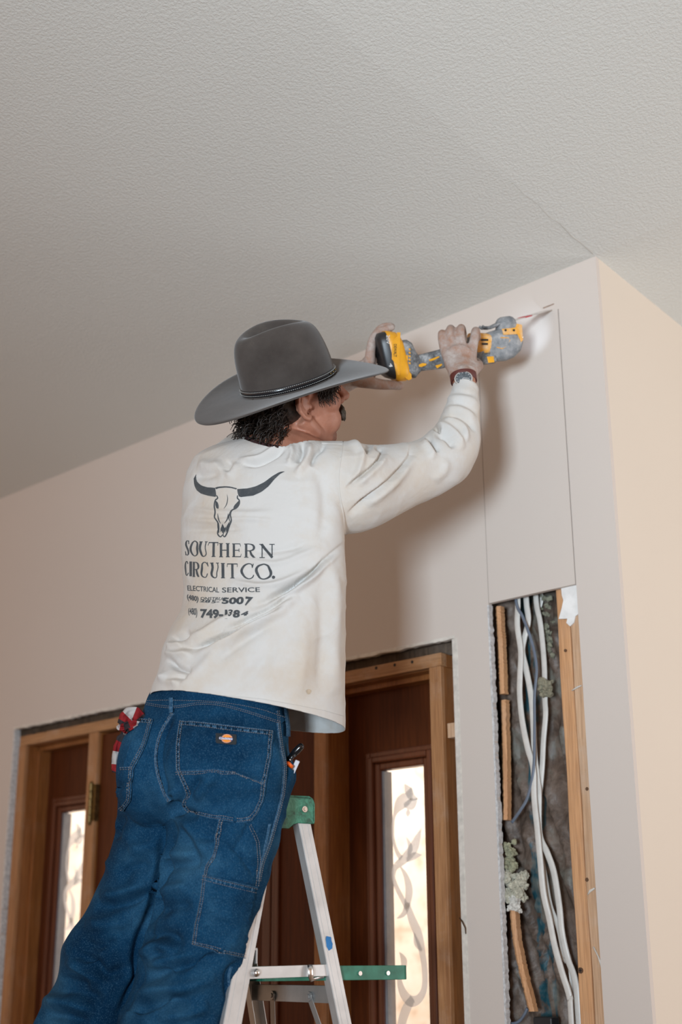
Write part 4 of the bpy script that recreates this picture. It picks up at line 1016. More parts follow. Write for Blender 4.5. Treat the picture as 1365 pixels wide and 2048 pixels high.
JF = [
 (catmull([z4(385, 225), z4(320, 330), z4(295, 450), z4(310, 560), z4(345, 650), z4(375, 690)], 4), 9, -.009), 
 ([z4(375, 690), z4(395, 740), z4(400, 780)], 8, -.016), ([z4(360, 740), z4(420, 735), z4(520, 770)], 9, -.007), ([z4(350, 660), z4(400, 630), z4(410, 690)], 7, .006),
 (catmull([z4(375, 760), z4(370, 880), z4(340, 1000), z4(300, 1120), z4(280, 1250), z4(240, 1360)], 4), 8, -.0075),
 (catmull([z9(775, 0), z9(735, 120), z9(715, 280), z9(690, 420), z9(640, 560), z9(600, 640), z9(580, 760), z9(590, 870), z9(540, 960), z9(470, 1100)], 4), 9, -.0085),
 ([z4(430, 780), z4(500, 860), z4(560, 980)], 12, .006), ([z4(390, 810), z4(480, 920), z4(520, 1040)], 10, -.005), ([z4(480, 870), z4(570, 880), z4(620, 850)], 9, -.004),
 ([z4(540, 560), z4(500, 620), z4(460, 690)], 9, -.005), ([z4(620, 540), z4(560, 590), z4(500, 680)], 9, .004), ([z4(660, 520), z4(760, 560), z4(860, 600)], 7, -.003),
 ([z4(820, 780), z4(760, 860), z4(700, 960)], 9, -.004), ([z4(640, 900), z4(740, 980), z4(820, 1090)], 5, -.0035), 
 ([z9(350, 480), z9(470, 470), z9(590, 440), z9(690, 380)], 13, -.008), ([z9(380, 420), z9(500, 400), z9(640, 340)], 12, .007), ([z9(300, 560), z9(420, 570), z9(560, 550)], 14, .006),
 ([z9(230, 720), z9(350, 780), z9(420, 850), z9(560, 800)], 13, -.008), ([z9(200, 760), z9(320, 840), z9(420, 880)], 11, .006), ([z9(120, 930), z9(260, 940), z9(400, 1000)], 15, -.009), ([z9(60, 1000), z9(200, 990), z9(360, 1040)], 13, .008), ([z9(280, 660), z9(360, 690), z9(480, 660)], 10, -.005),
 ([z9(160, 860), z9(230, 880), z9(330, 900)], 9, -.006), ([z9(90, 1060), z9(220, 1080), z9(330, 1110)], 10, -.006),
 ([z9(740, 170), z9(830, 190), z9(920, 170)], 12, .005), ([z9(710, 290), z9(800, 250), z9(930, 240)], 11, -.005), ([z9(700, 420), z9(760, 380), z9(880, 360)], 12, .006), ([z9(690, 520), z9(760, 480), z9(890, 460)], 12, -.006),
 ([z9(610, 660), z9(680, 620), z9(760, 630), z9(840, 690)], 11, -.008), ([z9(600, 760), z9(700, 690), z9(800, 720)], 12, .008), ([z9(640, 870), z9(760, 820), z9(900, 780), z9(1060, 740)], 12, -.008), ([z9(640, 800), z9(760, 770), z9(900, 730)], 10, .006), ([z9(560, 960), z9(700, 930), z9(860, 910), z9(1020, 850)], 14, .008), ([z9(520, 1060), z9(700, 1000), z9(880, 980)], 13, -.008), ([z9(700, 1080), z9(840, 1060), z9(980, 1010)], 12, .006),
 ([z9(1150, 770), z9(1085, 830), z9(1075, 900), z9(1080, 980)], 6, -.004),
 ([z4(80, 900), z4(90, 820), z4(130, 760)], 8, -.006), ([z4(100, 1100), z4(180, 1040), z4(280, 1020)], 14, -.006), ([z4(150, 950), z4(240, 930), z4(330, 900)], 14, .006), ([z4(80, 640), z4(130, 600), z4(180, 590)], 8, -.004),
]
FK = 2.0
me = folds(me, JF)
me = blur_mesh(me, 1)
jeans = finish(me, 'jeans', M_denim, MAN, 0.0025)
JS = Surf(me)
# back pockets, side tool pocket and carpenter panel
def jpatch(name, L_, R_, off=.0035, rows=60, cols=60, mat=None):
    m2 = MB(); m2.smooth = True; patch(m2, JS, L_, R_, off, rows, cols); return m2.build(name, mat or M_denim, jeans, recalc=False)
pkL = [z4(425, 270), z4(408, 400), z4(410, 520), z4(445, 600), z4(455, 640), z4(438, 700), z4(470, 745), z4(600, 780), z4(700, 797)]
pkR = [z4(900, 325), z4(890, 450), z4(865, 580), z4(850, 690), z4(820, 755), z4(790, 785), z4(750, 798), z4(715, 799)]
jpatch('back_pocket', pkL, pkR)['label'] = 'back pocket with woven brand tag'
lpL = [z4(212, 265), z4(150, 400), z4(118, 520), z4(84, 620), z4(100, 690), z4(112, 738)]
lpR = [z4(288, 264), z4(240, 400), z4(180, 520), z4(176, 580), z4(165, 680), z4(125, 742)]
jpatch('back_pocket', lpL, lpR, .003, 50, 24)
spL = [z4(548, 1075), z4(532, 1200), z4(510, 1300), z9(905, 560), z9(888, 680)]
spR = [z4(820, 1140), z4(805, 1220), z9(1210, 480), z9(1185, 640), z9(1165, 752)]
jpatch('thigh_pocket', spL, spR, .0045, 60, 50)
cpL = [z4(632, 785), z4(610, 900), z4(590, 980), z4(560, 1030), z4(552, 1078)]
cpR = [z4(795, 800), z4(830, 900), z4(835, 1000), z4(830, 1080), z4(822, 1135)]
jpatch('side_panel', cpL, cpR, .0018, 50, 40)
# waistband and belt loop
wb = MB(); wb.smooth = True
top = [(299, 1400), (345, 1399), (444, 1403), (520, 1417), (577, 1436)]; bot = [z4(255, 190), z4(385, 208), z4(520, 190), z4(640, 195), z4(780, 235), z4(935, 285)]
tp = resample(catmull(top, 5), n=70); bt = resample(catmull(bot, 5), n=70); V = []
for i in range(70):
    for j in range(6):
        q = tp[i]*(1-j/5)+bt[i]*(j/5); V.append(JS.hit(q[0], q[1], -.001 if j == 5 else .0035))
wb.add(V, [(i*6+j, i*6+j+1, i*6+j+7, i*6+j+6) for i in range(69) for j in range(5)])
wbo = wb.build('waistband', M_denim, jeans, recalc=False)
for pts in ([z4(384, 150), z4(384, 225)], [z4(962, 200), z4(975, 300), z4(975, 350)]):
    m2 = MB(); drape_ribbon(m2, JS, pts, 8, .0055, thick=.0065); m2.build('belt_loop', M_denimW, jeans, recalc=False)
# worn raised seam edges, then thread
sm1 = MB(); sm1.smooth = True
seams = [catmull([z4(385, 225), z4(320, 330), z4(292, 450), z4(305, 560), z4(340, 650), z4(368, 688)], 4),
         catmull([z4(930, 215), z4(935, 290), z4(950, 420), z4(965, 500), z4(958, 640), z4(930, 760), z4(890, 900), z4(850, 1010), z4(830, 1110)], 4),
         catmull([z9(1310, 20), z9(1290, 120), z9(1262, 240), z9(1240, 330)], 4), catmull([z9(1100, 800), z9(1085, 860), z9(1095, 960), z9(1080, 1060)], 4)]
for q in seams: drape_ribbon(sm1, JS, q, 6, .0006, thick=.0028)
pocket_edges = [[z4(425, 270), z4(900, 325)], pkL, pkR, [z4(410, 528), z4(620, 522), z4(720, 535), z4(862, 583)], [z4(212, 265), z4(288, 264)], lpR, [z4(118, 512), z4(182, 508)], spL, [z4(548, 1075), z4(820, 1140)], [z9(888, 680), z9(1165, 752)], cpL]
for q in pocket_edges: drape_ribbon(sm1, JS, q, 1.5, .0046, thick=.0054, step=4)
sm1.build('seam', M_denimW, jeans, recalc=False)['kind'] = 'stuff'
def offs(q, d):
    P = resample(q, step=4); out = []
    for i, p in enumerate(P):
        t2 = P[min(i+1, len(P)-1)]-P[max(i-1, 0)]; t2 = t2[:2]/max(1e-9, np.linalg.norm(t2[:2])); out.append((p[0]-t2[1]*d, p[1]+t2[0]*d))
    return out
sw = MB()
for q, d1, d2 in ((pocket_edges[0], 2.4, 9), (pkL, -2.4, -7), (pkR, 2.4, 7), (pocket_edges[3], 2.2, 6.5), (pocket_edges[4], 2.4, 8), (lpR, 2.4, 6.5), (pocket_edges[6], 1.5, 5), (spL, -2.4, -6.5), (pocket_edges[8], 2.4, 10), (pocket_edges[9], -2.4, -6.5), (cpL, -2.4, -6.0), (cpR, 1.5, 6)):
    stitches(sw, JS, offs(q, d1), off=.0062); stitches(sw, JS, offs(q, d2), off=.0058)
for q in seams[:2]: stitches(sw, JS, offs(q, 1.8), off=.0034); stitches(sw, JS, offs(q, -1.8), off=.0034)
stitches(sw, JS, offs(catmull(bot, 5), -1.5), off=.0052); stitches(sw, JS, offs(catmull(bot, 5), -5), off=.0052); stitches(sw, JS, offs(catmull(top, 5), 3), off=.0052)
so = sw.build('stitching', M_stitch, jeans, recalc=False); so['kind'] = 'stuff'; so['label'] = 'tan double stitching'
pw = MB(); rp = random.Random(9)
for q, d1, d2 in ((pocket_edges[0], 2.4, 9), (pkL, -2.4, -7), (pkR, 2.4, 7), (pocket_edges[3], 2.2, 6.5), (pocket_edges[4], 2.4, 8), (lpR, 2.4, 6.5), (spL, -2.4, -6.5), (pocket_edges[8], 2.4, 10), (pocket_edges[9], -2.4, -6.5), (cpL, -2.4, -6.0), (seams[0], -2, 2)):
    P = offs(q, (d1+d2)/2); i = 1
    while i < len(P)-2:
        a, b2 = P[i], P[i+1]; f = rp.uniform(.6, 1.2); m_ = ((a[0]+b2[0])/2, (a[1]+b2[1])/2)
        drape_ribbon(pw, JS, [(a[0]*1.0, a[1]), (a[0]+(b2[0]-a[0])*f, a[1]+(b2[1]-a[1])*f)], abs(d2-d1)*rp.uniform(.5, .85), off=.0050, thick=.0056, step=2); i += rp.choice((1, 2, 2, 3))
pwo = pw.build('worn_pucker', M_denimW, jeans, recalc=False); pwo['kind'] = 'stuff'; pwo['label'] = 'faded puckers between the stitch lines'
# woven tag
def z6b(u, v): return (420+u/17.06, 1450+v/17.06)
tg = MB(); m_bk = simple('black_woven_tag', (0.012, 0.016, 0.020), 0.8)
def tagq(mb2, pts, off, step=4): drape_poly(mb2, JS, [z6b(*q) for q in pts], off, step)
tagq(tg, [(205, 330), (560, 350), (890, 375), (890, 710), (560, 690), (205, 645)], .0062)
tgo = tg.build('brand_tag', m_bk, jeans, recalc=False); tgo['label'] = 'small black woven tag with orange oval'
def oval(cx, cy, rx, ry, n=28): return [(cx+rx*math.cos(2*math.pi*i/n), cy+ry*math.sin(2*math.pi*i/n)) for i in range(n)]
m2 = MB(); tagq(m2, oval(580, 508, 192, 142), .0067); m2.build('oval', simple('pale_red_thread', (0.62, 0.30, 0.22), 0.7), tgo, recalc=False)
m2 = MB(); tagq(m2, oval(580, 508, 165, 118), .0071); m2.build('oval', simple('orange_thread', (0.80, 0.26, 0.02), 0.7), tgo, recalc=False)
m2 = MB(); tagq(m2, [(290, 500), (350, 445), (430, 465), (560, 478), (700, 480), (805, 500), (760, 560), (775, 600), (745, 612), (725, 560), (560, 545), (400, 535), (340, 520)], .0075); m2.build('banner', simple('navy_thread', (0.05, 0.06, 0.16), 0.7), tgo, recalc=False)
m2 = MB(); drape_text(m2, JS, 'Dickies', [z6b(330, 462), z6b(770, 484), z6b(770, 556), z6b(330, 530)], .0079, .02); m2.build('lettering', simple('white_thread', (0.75, 0.76, 0.85), 0.7), tgo, recalc=False)

# ------------------------------------------------------------------ head frame
def cam_dir(x, y, z): return (CR*x+CU*y-CF*z)
HAh = cam_dir(.90, .31, -.30).normalized(); HA = cam_dir(.855, .30, -.42).normalized()
HN = cam_dir(-.30, .88, .36); HN = (HN-HA*HN.dot(HA)).normalized(); HR = HA.cross(HN).normalized()
HC = at(583, 799, 2.80)
def hp(x, y, z): return HC+HA*x+HR*y+HN*z
bd = MB()
# cranium and face
bd.ball(hp(.000, 0, .034), (.094, .073, .078), HA, HR, HN, 28, 18)
bd.ball(hp(.040, 0, -.020), (.060, .060, .080), HA, HR, HN, 24, 16)
bd.ball(hp(.060, 0, .010), (.044, .060, .050), HA, HR, HN, 20, 12)
for s in (-1, 1):
    bd.tube([hp(-.012, s*.058, -.030), hp(.012, s*.053, -.068), hp(.046, s*.032, -.090), hp(.066, s*.010, -.098)], [.018, .019, .018, .018], 14)
    bd.ball(hp(.062, s*.040, -.018), (.030, .025, .028), HA, HR, HN)
    bd.ball(hp(.045, s*.040, -.055), (.042, .021, .036), HA, HR, HN)
    bd.ball(hp(.104, s*.0125, -.030), (.0125, .0080, .0085), HA, HR, HN)
    bd.tube([hp(.094, s*.010, .028), hp(.086, s*.034, .030), hp(.072, s*.052, .020)], [.010, .010, .008], 10)
    # ear: rim, lobe, bowl
    e0 = lambda a_, b_, c_: hp(-.006+a_, s*(.070+b_), -.004+c_)
    bd.tube([e0(.010, .002, .010), e0(.010, .010, .026), e0(-.002, .016, .034), e0(-.016, .018, .030), e0(-.022, .019, .012), e0(-.019, .016, -.006), e0(-.010, .011, -.020), e0(.002, .006, -.027), e0(.008, .002, -.020)], [.0036, .0042, .0045, .0048, .0048, .0045, .0050, .0062, .0045], 10)
    bd.tube([e0(-.006, .008, .022), e0(-.014, .013, .010), e0(-.012, .011, -.004), e0(-.002, .006, -.012)], [.003, .0036, .0036, .003], 8)
    bd.ball(e0(-.008, .004, .004), (.016, .0045, .024), HA, HR, HN, 12, 8)
    bd.ball(e0(.011, .002, -.004), (.005, .005, .007), HA, HR, HN, 8, 6)
    bd.ball(hp(-.012, s*.040, -.058), (.036, .020, .034), HA, HR, HN); bd.ball(hp(.010, s*.030, -.082), (.040, .022, .024), HA, HR, HN)
    bd.ball(hp(.083, s*.031, .006), (.013, .014, .012), HA, HR, HN, 12, 8)
bd.tube([hp(.096, 0, .024), hp(.106, 0, .006), hp(.117, 0, -.012), hp(.1215, 0, -.022)], [.0085, .0085, .0095, .0115], 14)
bd.ball(hp(.123, 0, -.025), (.0128, .0125, .0112), HA, HR, HN)
bd.ball(hp(.083, 0, -.048), (.019, .030, .020), HA, HR, HN); bd.ball(hp(.094, 0, -.0545), (.0085, .022, .0060), HA, HR, HN); bd.ball(hp(.088, 0, -.066), (.0085, .020, .0065), HA, HR, HN)
bd.ball(hp(.070, 0, -.096), (.016, .022, .016), HA, HR, HN)
# neck, trunk, arms, legs (inside the clothes)
nk = at(550, 905, 2.79)
bd.tube([hp(-.030, 0, .0), hp(-.030, 0, -.05), hp(-.034, .0, -.09)*0.7+nk*0.3, nk, at(540, 960, 2.76)], [.056, .056, .057, .062, .075], 22)
for pts in ([(560, 905, 2.78, .058), (610, 915, 2.745, .048), (665, 950, 2.71, .050)],  [(530, 905, 2.80, .056), (480, 930, 2.82, .046), (440, 960, 2.85, .046)]): chain(bd, pts, 16)
bd.loft([ring(400, 1380, 560, 1400, 2.585, -.03, .07), ring(410, 1200, 620, 1210, 2.66, -.03, .07), ring(420, 1030, 640, 1040, 2.715, -.03, .07), ring(440, 960, 630, 960, 2.74, -.03, .055)])
bd.loft([ring(365, 1560, 500, 1580, 2.56, -.03, .05), ring(360, 1450, 520, 1480, 2.585, -.03, .08), ring(400, 1370, 560, 1390, 2.590, -.03, .07)])
chain(bd, [(665, 955, 2.71, .050), (760, 963, 2.745, .046), (850, 940, 2.80, .042), (900, 900, 2.850, .040), (918, 850, 2.885, .033), (928, 800, 2.917, .027), (930, 765, 2.943, .0245), (926, 752, 2.955, .0255)], 18)
chain(bd, [(440, 960, 2.86, .046), (465, 935, 2.95, .042), (510, 903, 3.04, .040), (570, 868, 3.12, .036), (620, 815, 3.12, .033), (665, 778, 3.11, .028), (700, 757, 3.10, .0265), (718, 750, 3.095, .027)], 18)
for KK, A0, hx_, hy_, hd_ in ((KR, AR, 450, 1590, 2.51), (KL, AL, 335, 1590, 2.62)):
    mid_ = at(405, 1830, 2.455) if KK is KR else at(275, 1820, 2.61)
    bd.tube([at(hx_, hy_, hd_), mid_, KK, KK.lerp(A0, .4), A0, A0-UP*.055], [.062, .056, .050, .050, .036, .032], 18)
    bd.tube([A0-UP*.055-LC*.03, A0-UP*.060+LC*.06, A0-UP*.068+LC*.14], [.034, .033, .024], 14)
# right hand: back of the hand towards us, fingers over the tool
def pc(pts, n=12): chain(bd, pts, n)
WR = (926, 752, 2.955)
pc([(922, 755, 2.955, .024), (905, 728, 2.985, .016), (892, 702, 3.015, .0125)]); pc([(924, 755, 2.955, .024), (915, 725, 2.985, .0165), (906, 697, 3.012, .0135)])
pc([(928, 755, 2.955, .024), (927, 725, 2.985, .0165), (924, 696, 3.012, .0135)]); pc([(932, 755, 2.955, .023), (939, 727, 2.99, .0165), (944, 699, 3.015, .0130)])
bd.ball(at(920, 722, 2.995), (.036, .013, .038), CR, CF, CU)
pc([(891, 703, 3.015, .0112), (885, 682, 3.024, .0094), (884, 668, 3.038, .0090), (886, 668, 3.065, .0082), (888, 680, 3.088, .0078), (889, 690, 3.096, .0070)])
pc([(906, 697, 3.012, .0120), (901, 676, 3.020, .0102), (901, 660, 3.034, .0098), (903, 658, 3.064, .0090), (906, 670, 3.092, .0085), (908, 686, 3.102, .0078)])
pc([(925, 696, 3.012, .0125), (922, 674, 3.020, .0106), (922, 659, 3.034, .0102), (924, 657, 3.066, .0094), (927, 668, 3.095, .0088), (929, 686, 3.106, .0080)])
pc([(945, 699, 3.015, .0120), (949, 680, 3.018, .0106), (951, 665, 3.032, .0102), (953, 662, 3.062, .0094), (955, 672, 3.092, .0086), (956, 688, 3.104, .0078)])
pc([(940, 745, 2.965, .019), (950, 735, 2.995, .0155), (957, 732, 3.030, .0122), (957, 728, 3.064, .0108), (952, 722, 3.090, .0092)])
# left hand: cups the battery end, thumb below, fingers over the top
pc([(712, 752, 3.097, .027), (728, 742, 3.095, .021), (742, 722, 3.085, .016)]); pc([(712, 754, 3.10, .026), (730, 735, 3.120, .018), (742, 716, 3.135, .014)])
bd.ball(at(730, 742, 3.10), (.030, .030, .026), CR, CF, CU)
pc([(740, 722, 3.072, .0130), (742, 700, 3.072, .0112), (746, 680, 3.078, .0104), (757, 665, 3.088, .0098), (772, 658, 3.096, .0090), (784, 655, 3.100, .0080)])
pc([(741, 718, 3.098, .0130), (745, 694, 3.104, .0110), (751, 672, 3.110, .0102), (764, 656, 3.116, .0096), (781, 652, 3.118, .0086)])
pc([(742, 716, 3.124, .0125), (747, 692, 3.130, .0108), (754, 670, 3.136, .0100), (768, 656, 3.140, .0092), (784, 653, 3.140, .0082)])
pc([(742, 718, 3.146, .0115), (748, 698, 3.154, .0098), (756, 678, 3.160, .0090), (768, 664, 3.162, .0082), (780, 660, 3.160, .0074)])
pc([(722, 758, 3.075, .021), (742, 765, 3.060, .0150), (764, 769, 3.062, .0122), (784, 770, 3.070, .0112), (800, 772, 3.078, .0098)])
me = remeshed(bd, 0.0028, 5)
me = blur_mesh(me, 2)
t = NT('tanned_skin'); c = t.ramp(t.noise(26, 4, .6), [(0.3, (0.32, 0.125, 0.075)), (0.7, (0.44, 0.195, 0.125))])
c = t.mix(t.ramp(t.noise(240, 2), [(0.55, (0, 0, 0)), (0.75, (.3, .3, .3))]), c, (0.28, 0.10, 0.06)); t.bump(t.noise(500, 3), .25, .0004)
t.b.inputs['Subsurface Weight'].default_value = 0.08; t.b.inputs['Subsurface Radius'].default_value = (0.01, 0.004, 0.002); M_skin = t.done(c, 0.5)
t = NT('dusty_skin'); c = t.ramp(t.noise(30, 5, .7), [(0.34, (0.34, 0.19, 0.13)), (0.52, (0.38, 0.30, 0.265)), (0.7, (0.50, 0.45, 0.42))]); t.bump(t.noise(260, 4), .35, .0006); M_skinD = t.done(c, 0.85)
body = finish(me, 'body', [M_skin, M_skinD], MAN)
V = co_of(me); ctr1 = np.array(at(922, 700, 3.03)); ctr2 = np.array(at(740, 720, 3.1)); near = (np.linalg.norm(V-ctr1, axis=1) < .115) | (np.linalg.norm(V-ctr2, axis=1) < .16)
mi = [1 if near[p.vertices[0]] else 0 for p in me.polygons]; me.polygons.foreach_set('material_index', mi); me.update()

# eyes
for s in (-1, 1):
    m2 = MB(); m2.smooth = True; m2.ball(hp(.081, s*.031, .004), .0108, n=18, m=12); eo = m2.build('eye', simple('eye_white_%d' % s, (.75, .72, .68), .2), body)
    m2 = MB(); m2.ball(hp(.0886, s*.0315, .004), (.0042, .005, .005), HA, HR, HN, 14, 8); m2.build('iris', simple('brown_iris_%d' % s, (.05, .025, .015), .15), eo, smooth=True)
# hair: dark curls
t = NT('dark_curly_hair'); c = t.ramp(t.noise(160, 3), [(0.35, (0.010, 0.007, 0.006)), (0.65, (0.035, 0.023, 0.017))]); M_hair = t.done(c, 0.42, spec=0.4)
rnd = random.Random(5)
hb = MB(); hb.smooth = True
hb.ball(hp(-.040, 0, .002), (.062, .0735, .058), HA, HR, HN, 30, 18)
hb.ball(hp(-.046, 0, -.018), (.050, .060, .040), HA, HR, HN, 24, 14)
hb.build('hair_base', M_hair, MAN)
hs = MB(); hs.smooth = True
def curl(root, out, down, L, R, turns, rad, n=22):
    ax = (down*1.0+out*0.35).normalized(); a = ax.orthogonal().normalized(); b = ax.cross(a); ph = rnd.uniform(0, 6.28); P = []
    for i in range(n):
        u = i/(n-1); g = R*(0.25+0.75*u); an = ph+turns*6.283*u
        P.append(root+(down*(u*L))+out*(math.sin(u*1.6)*L*0.28)+(a*math.cos(an)+b*math.sin(an))*g)
    hs.tube(P, [rad*(1-0.55*i/(n-1)) for i in range(n)], 5)
dn = (-UP*0.75-HA*0.55-HN*0.15).normalized()
for k in range(520):
    th = rnd.uniform(0.35, 1.0)*math.pi*rnd.choice((-1, 1)); x = -.016+.080*math.cos(th); y = .074*math.sin(th); z = rnd.uniform(-.045, .03)
    if x > .012: continue
    if y > 0 and -.040 < x < .02 and z < .04: continue      # leave the ear free
    out = (HA*(x+.02)+HR*y).normalized()
    curl(hp(x, y, z), out, (dn+out*rnd.uniform(-.1, .35)).normalized(), rnd.uniform(.022, .052), rnd.uniform(.003, .008), rnd.uniform(.8, 1.9), rnd.uniform(.0009, .0017))
for k in range(120):      # tuft flicking out at the nape
    y = rnd.uniform(-.05, .05); root = hp(-.068+rnd.uniform(-.015, .02), y, -.035+rnd.uniform(-.02, .02))
    curl(root, -HA, (dn*.6-HA*.5-CR*.3).normalized(), rnd.uniform(.020, .050), rnd.uniform(.003, .006), rnd.uniform(.5, 1.3), rnd.uniform(.0009, .0015))
for k in range(420):      # temple and sideburn in front of the ear
    s = rnd.choice((1, 1, -1)); x = rnd.uniform(.026, .086); zz_ = .045-.15*max(0, x-.07); y = s*(.073 if x < .05 else .073-(x-.05)*.65)
    curl(hp(x, y, rnd.uniform(.018, zz_)), HR*s*.5+HA*.3, (-HN*.85+HA*rnd.uniform(-.3, .35)).normalized(), rnd.uniform(.014, .034)*(1.15 if x < .06 else .7), rnd.uniform(.002, .005), rnd.uniform(.5, 1.5), rnd.uniform(.0008, .0013))
ho = hs.build('hair', M_hair, MAN, recalc=False); ho['label'] = 'dark curly hair over the collar'
ms = MB(); ms.smooth = True
M_must = simple('brown_moustache', (0.055, 0.038, 0.024), 0.7, var=.4, vs=400)
for k in range(420):
    s = rnd.choice((-1, 1)); u = rnd.random(); x0 = .106-.012*u*u-.002*u; p = hp(x0, s*(.002+.036*u), -.040-.010*u+rnd.uniform(-.003, .003)); q = p+HR*s*.006*rnd.random()-HN*(.011+.006*u)+HA*(.006-.006*u)
    ms.tube([p, (p+q)/2+HA*.003, q], [.0012, .0011, .0004], 4)

for s in (-1, 1): ms.ball(hp(.104, s*.010, -.048), (.008, .013, .008), HA, HR, HN); ms.ball(hp(.099, s*.024, -.053), (.0075, .011, .009), HA, HR, HN); ms.ball(hp(.093, s*.033, -.060), (.006, .006, .008), HA, HR, HN)
ms.build('moustache', M_must, MAN, recalc=False)
for s in (-1, 1):
    m2 = MB(); 
    for k in range(40):
        u = k/39; p = hp(.105-.03*u*u, s*(.012+.036*u), .028+.006*math.sin(u*3)); m2.tube([p, p+HR*s*.007+HN*.003], [.0010, .0004], 4)
    m2.build('eyebrow', M_must, MAN, recalc=False)

# ------------------------------------------------------------------ hat
t = NT('charcoal_felt'); f = t.noise(14, 5, .65); c = t.ramp(f, [(0.3, (0.046, 0.038, 0.034)), (0.62, (0.068, 0.058, 0.052)), (0.8, (0.105, 0.088, 0.072))]); t.bump(t.noise(700, 3), .5, .0006)
t.b.inputs['Sheen Weight'].default_value = 0.25; M_felt = t.done(c, 0.95, spec=0.1)
HO = at(578, 766, 2.79)
HTn = cam_dir(-.31, .87, .34); HTn = (HTn-HAh*HTn.dot(HAh)).normalized(); HTr = HAh.cross(HTn)
def hq(x, y, z): return HO+HAh*x+HTr*y+HTn*z
n = 72
def crown_ring(h, ax_, by, k=0.0, xc=0.0, pinch=0.0):
    R = []
    for i in range(n):
        a = 2*math.pi*i/n; ca, sa = math.cos(a), math.sin(a)
        pn = pinch*max(0, ca)**2*(1-abs(ca)**8*0.0)*abs(sa)**.5
        R.append(hq(xc+ax_*ca, by*sa*(1-pn), h+k*(abs(sa)**2)-0.0*ca))
    return R
cr_ = [crown_ring(-.002, .101, .084), crown_ring(.012, .101, .084), crown_ring(.035, .100, .082, 0, -.001), crown_ring(.060, .098, .079, 0, -.003, .06), crown_ring(.082, .094, .075, 0, -.005, .12), crown_ring(.098, .089, .070, .003, -.006, .18), crown_ring(.109, .082, .062, .008, -.007, .22),
       crown_ring(.115, .074, .053, .013, -.007, .25), crown_ring(.1165, .064, .042, .012, -.007, .25), crown_ring(.113, .056, .030, .006, -.007, .2), crown_ring(.106, .050, .020, 0, -.007), crown_ring(.102, .040, .008, 0, -.007)]
def brim_pt(rho, a, dz):
    ca, sa = math.cos(a), math.sin(a); rx = .101+rho*(.112 if ca > 0 else .108); ry = .084+rho*.108
    z = -.003+.006*rho-.026*(rho**1.6)*(ca*ca)*(1.05 if ca > 0 else 1)+.012*(rho**2)*sa*sa
    return hq(rx*ca, ry*sa, z+dz)
hm = MB(); hm.smooth = True
br = [[brim_pt(r_/8, 2*math.pi*i/n, 0) for i in range(n)] for r_ in range(9)]; bu = [[brim_pt(r_/8, 2*math.pi*i/n, -.0045) for i in range(n)] for r_ in range(8, -1, -1)]
inner = [crown_ring(.0, .097, .080), crown_ring(.05, .092, .074), crown_ring(.090, .080, .058), crown_ring(.098, .04, .006)]
hm.loft([*reversed(inner)]+[*reversed(bu)]+[*reversed(br)]+cr_, cap=True)
hat = hm.build('hat', M_felt, MAN, sub=1); hat['label'] = 'charcoal felt wide-brimmed western hat'
M_leather = simple('black_leather_band', (0.012, 0.012, 0.014), 0.22)
bdm = MB(); bdm.smooth = True
def bandring(h, g): return [hq((.1012+g)*math.cos(2*math.pi*i/n), (.0842+g)*math.sin(2*math.pi*i/n), h) for i in range(n)]
bdm.loft([bandring(.001, -.002), bandring(.001, .002), bandring(.0135, .0018), bandring(.0135, -.002)], cap=False)
bo = bdm.build('hat_band', M_leather, hat); 
sb = MB()
for h in (.0035, .0112):
    for i in range(150):
        a = 2*math.pi*i/150; b2 = a+.024; sb.tube([hq(.1036*math.cos(x_), .0866*math.sin(x_), h) for x_ in (a, (a+b2)/2, b2)], .00055, 4)
sbo = sb.build('band_stitching', simple('grey_thread', (.42, .42, .40), .8), bo); sbo['kind'] = 'stuff'
cb = MB(); cb.smooth = True
for a in (math.radians(28), math.radians(46), math.radians(38)): cb.ball(hq(.1045*math.cos(a), .0875*math.sin(a), .0075), .0022, n=8, m=6)
cb.build('conch_stud', M_brass, bo)
# ------------------------------------------------------------------ wristwatch
w0 = at(928, 760, 2.950); wn = -(at(930, 764, 2.945)-CC).normalized(); ax_ = (at(926, 745, 2.957)-at(930, 775, 2.94)).normalized()
wc = w0+wn*.0285+ax_*.002; wn = (wn*0.84+ax_*0.54).normalized()
m2 = MB(); m2.disc(wc, wn, .0200, .0075, 32); wch = m2.build('wristwatch', simple('pale_watch_case', (.55, .53, .50), .35, .4), MAN, bevel=.0012); wch['label'] = 'round wristwatch with grey dial and dark red strap'
m2 = MB(); m2.disc(wc+wn*.004, wn, .0170, .0008, 32); fa = m2.build('dial', simple('grey_dial', (.10, .115, .13), .25, var=.5, vs=180), wch)
m2 = MB(); e1 = wn.orthogonal().normalized(); e2 = wn.cross(e1)
for a, L in ((.4, .010), (2.3, .013)): m2.beam(wc+wn*.0048, wc+wn*.0048+(e1*math.cos(a)+e2*math.sin(a))*L, wn.cross(e1), .0012, .0004)
for k in range(12): a = k*math.pi/6; q = wc+wn*.0047+(e1*math.cos(a)+e2*math.sin(a))*.0145; m2.disc(q, wn, .0010, .0004, 8)
m2.build('watch_hands', simple('pale_watch_marks', (.6, .6, .6), .4), fa)
m2 = MB(); 
pr_ = w0-wn*0; R0_ = []
for i in range(40):
    a = 2*math.pi*i/40; b1 = ax_.cross(wn).normalized(); b2 = ax_.cross(b1).normalized(); R0_.append(w0+ax_*.004+(b1*math.cos(a)*.029+b2*math.sin(a)*.0265))
m2.loft([[p+ax_*.009 for p in R0_], [p-ax_*.009 for p in R0_], [w0+(p-w0)*.92-ax_*.009 for p in R0_], [w0+(p-w0)*.92+ax_*.009 for p in R0_], [p+ax_*.009 for p in R0_]], cap=False)
m2.build('watch_strap', simple('dark_red_leather', (.10, .02, .015), .6), wch, smooth=True)
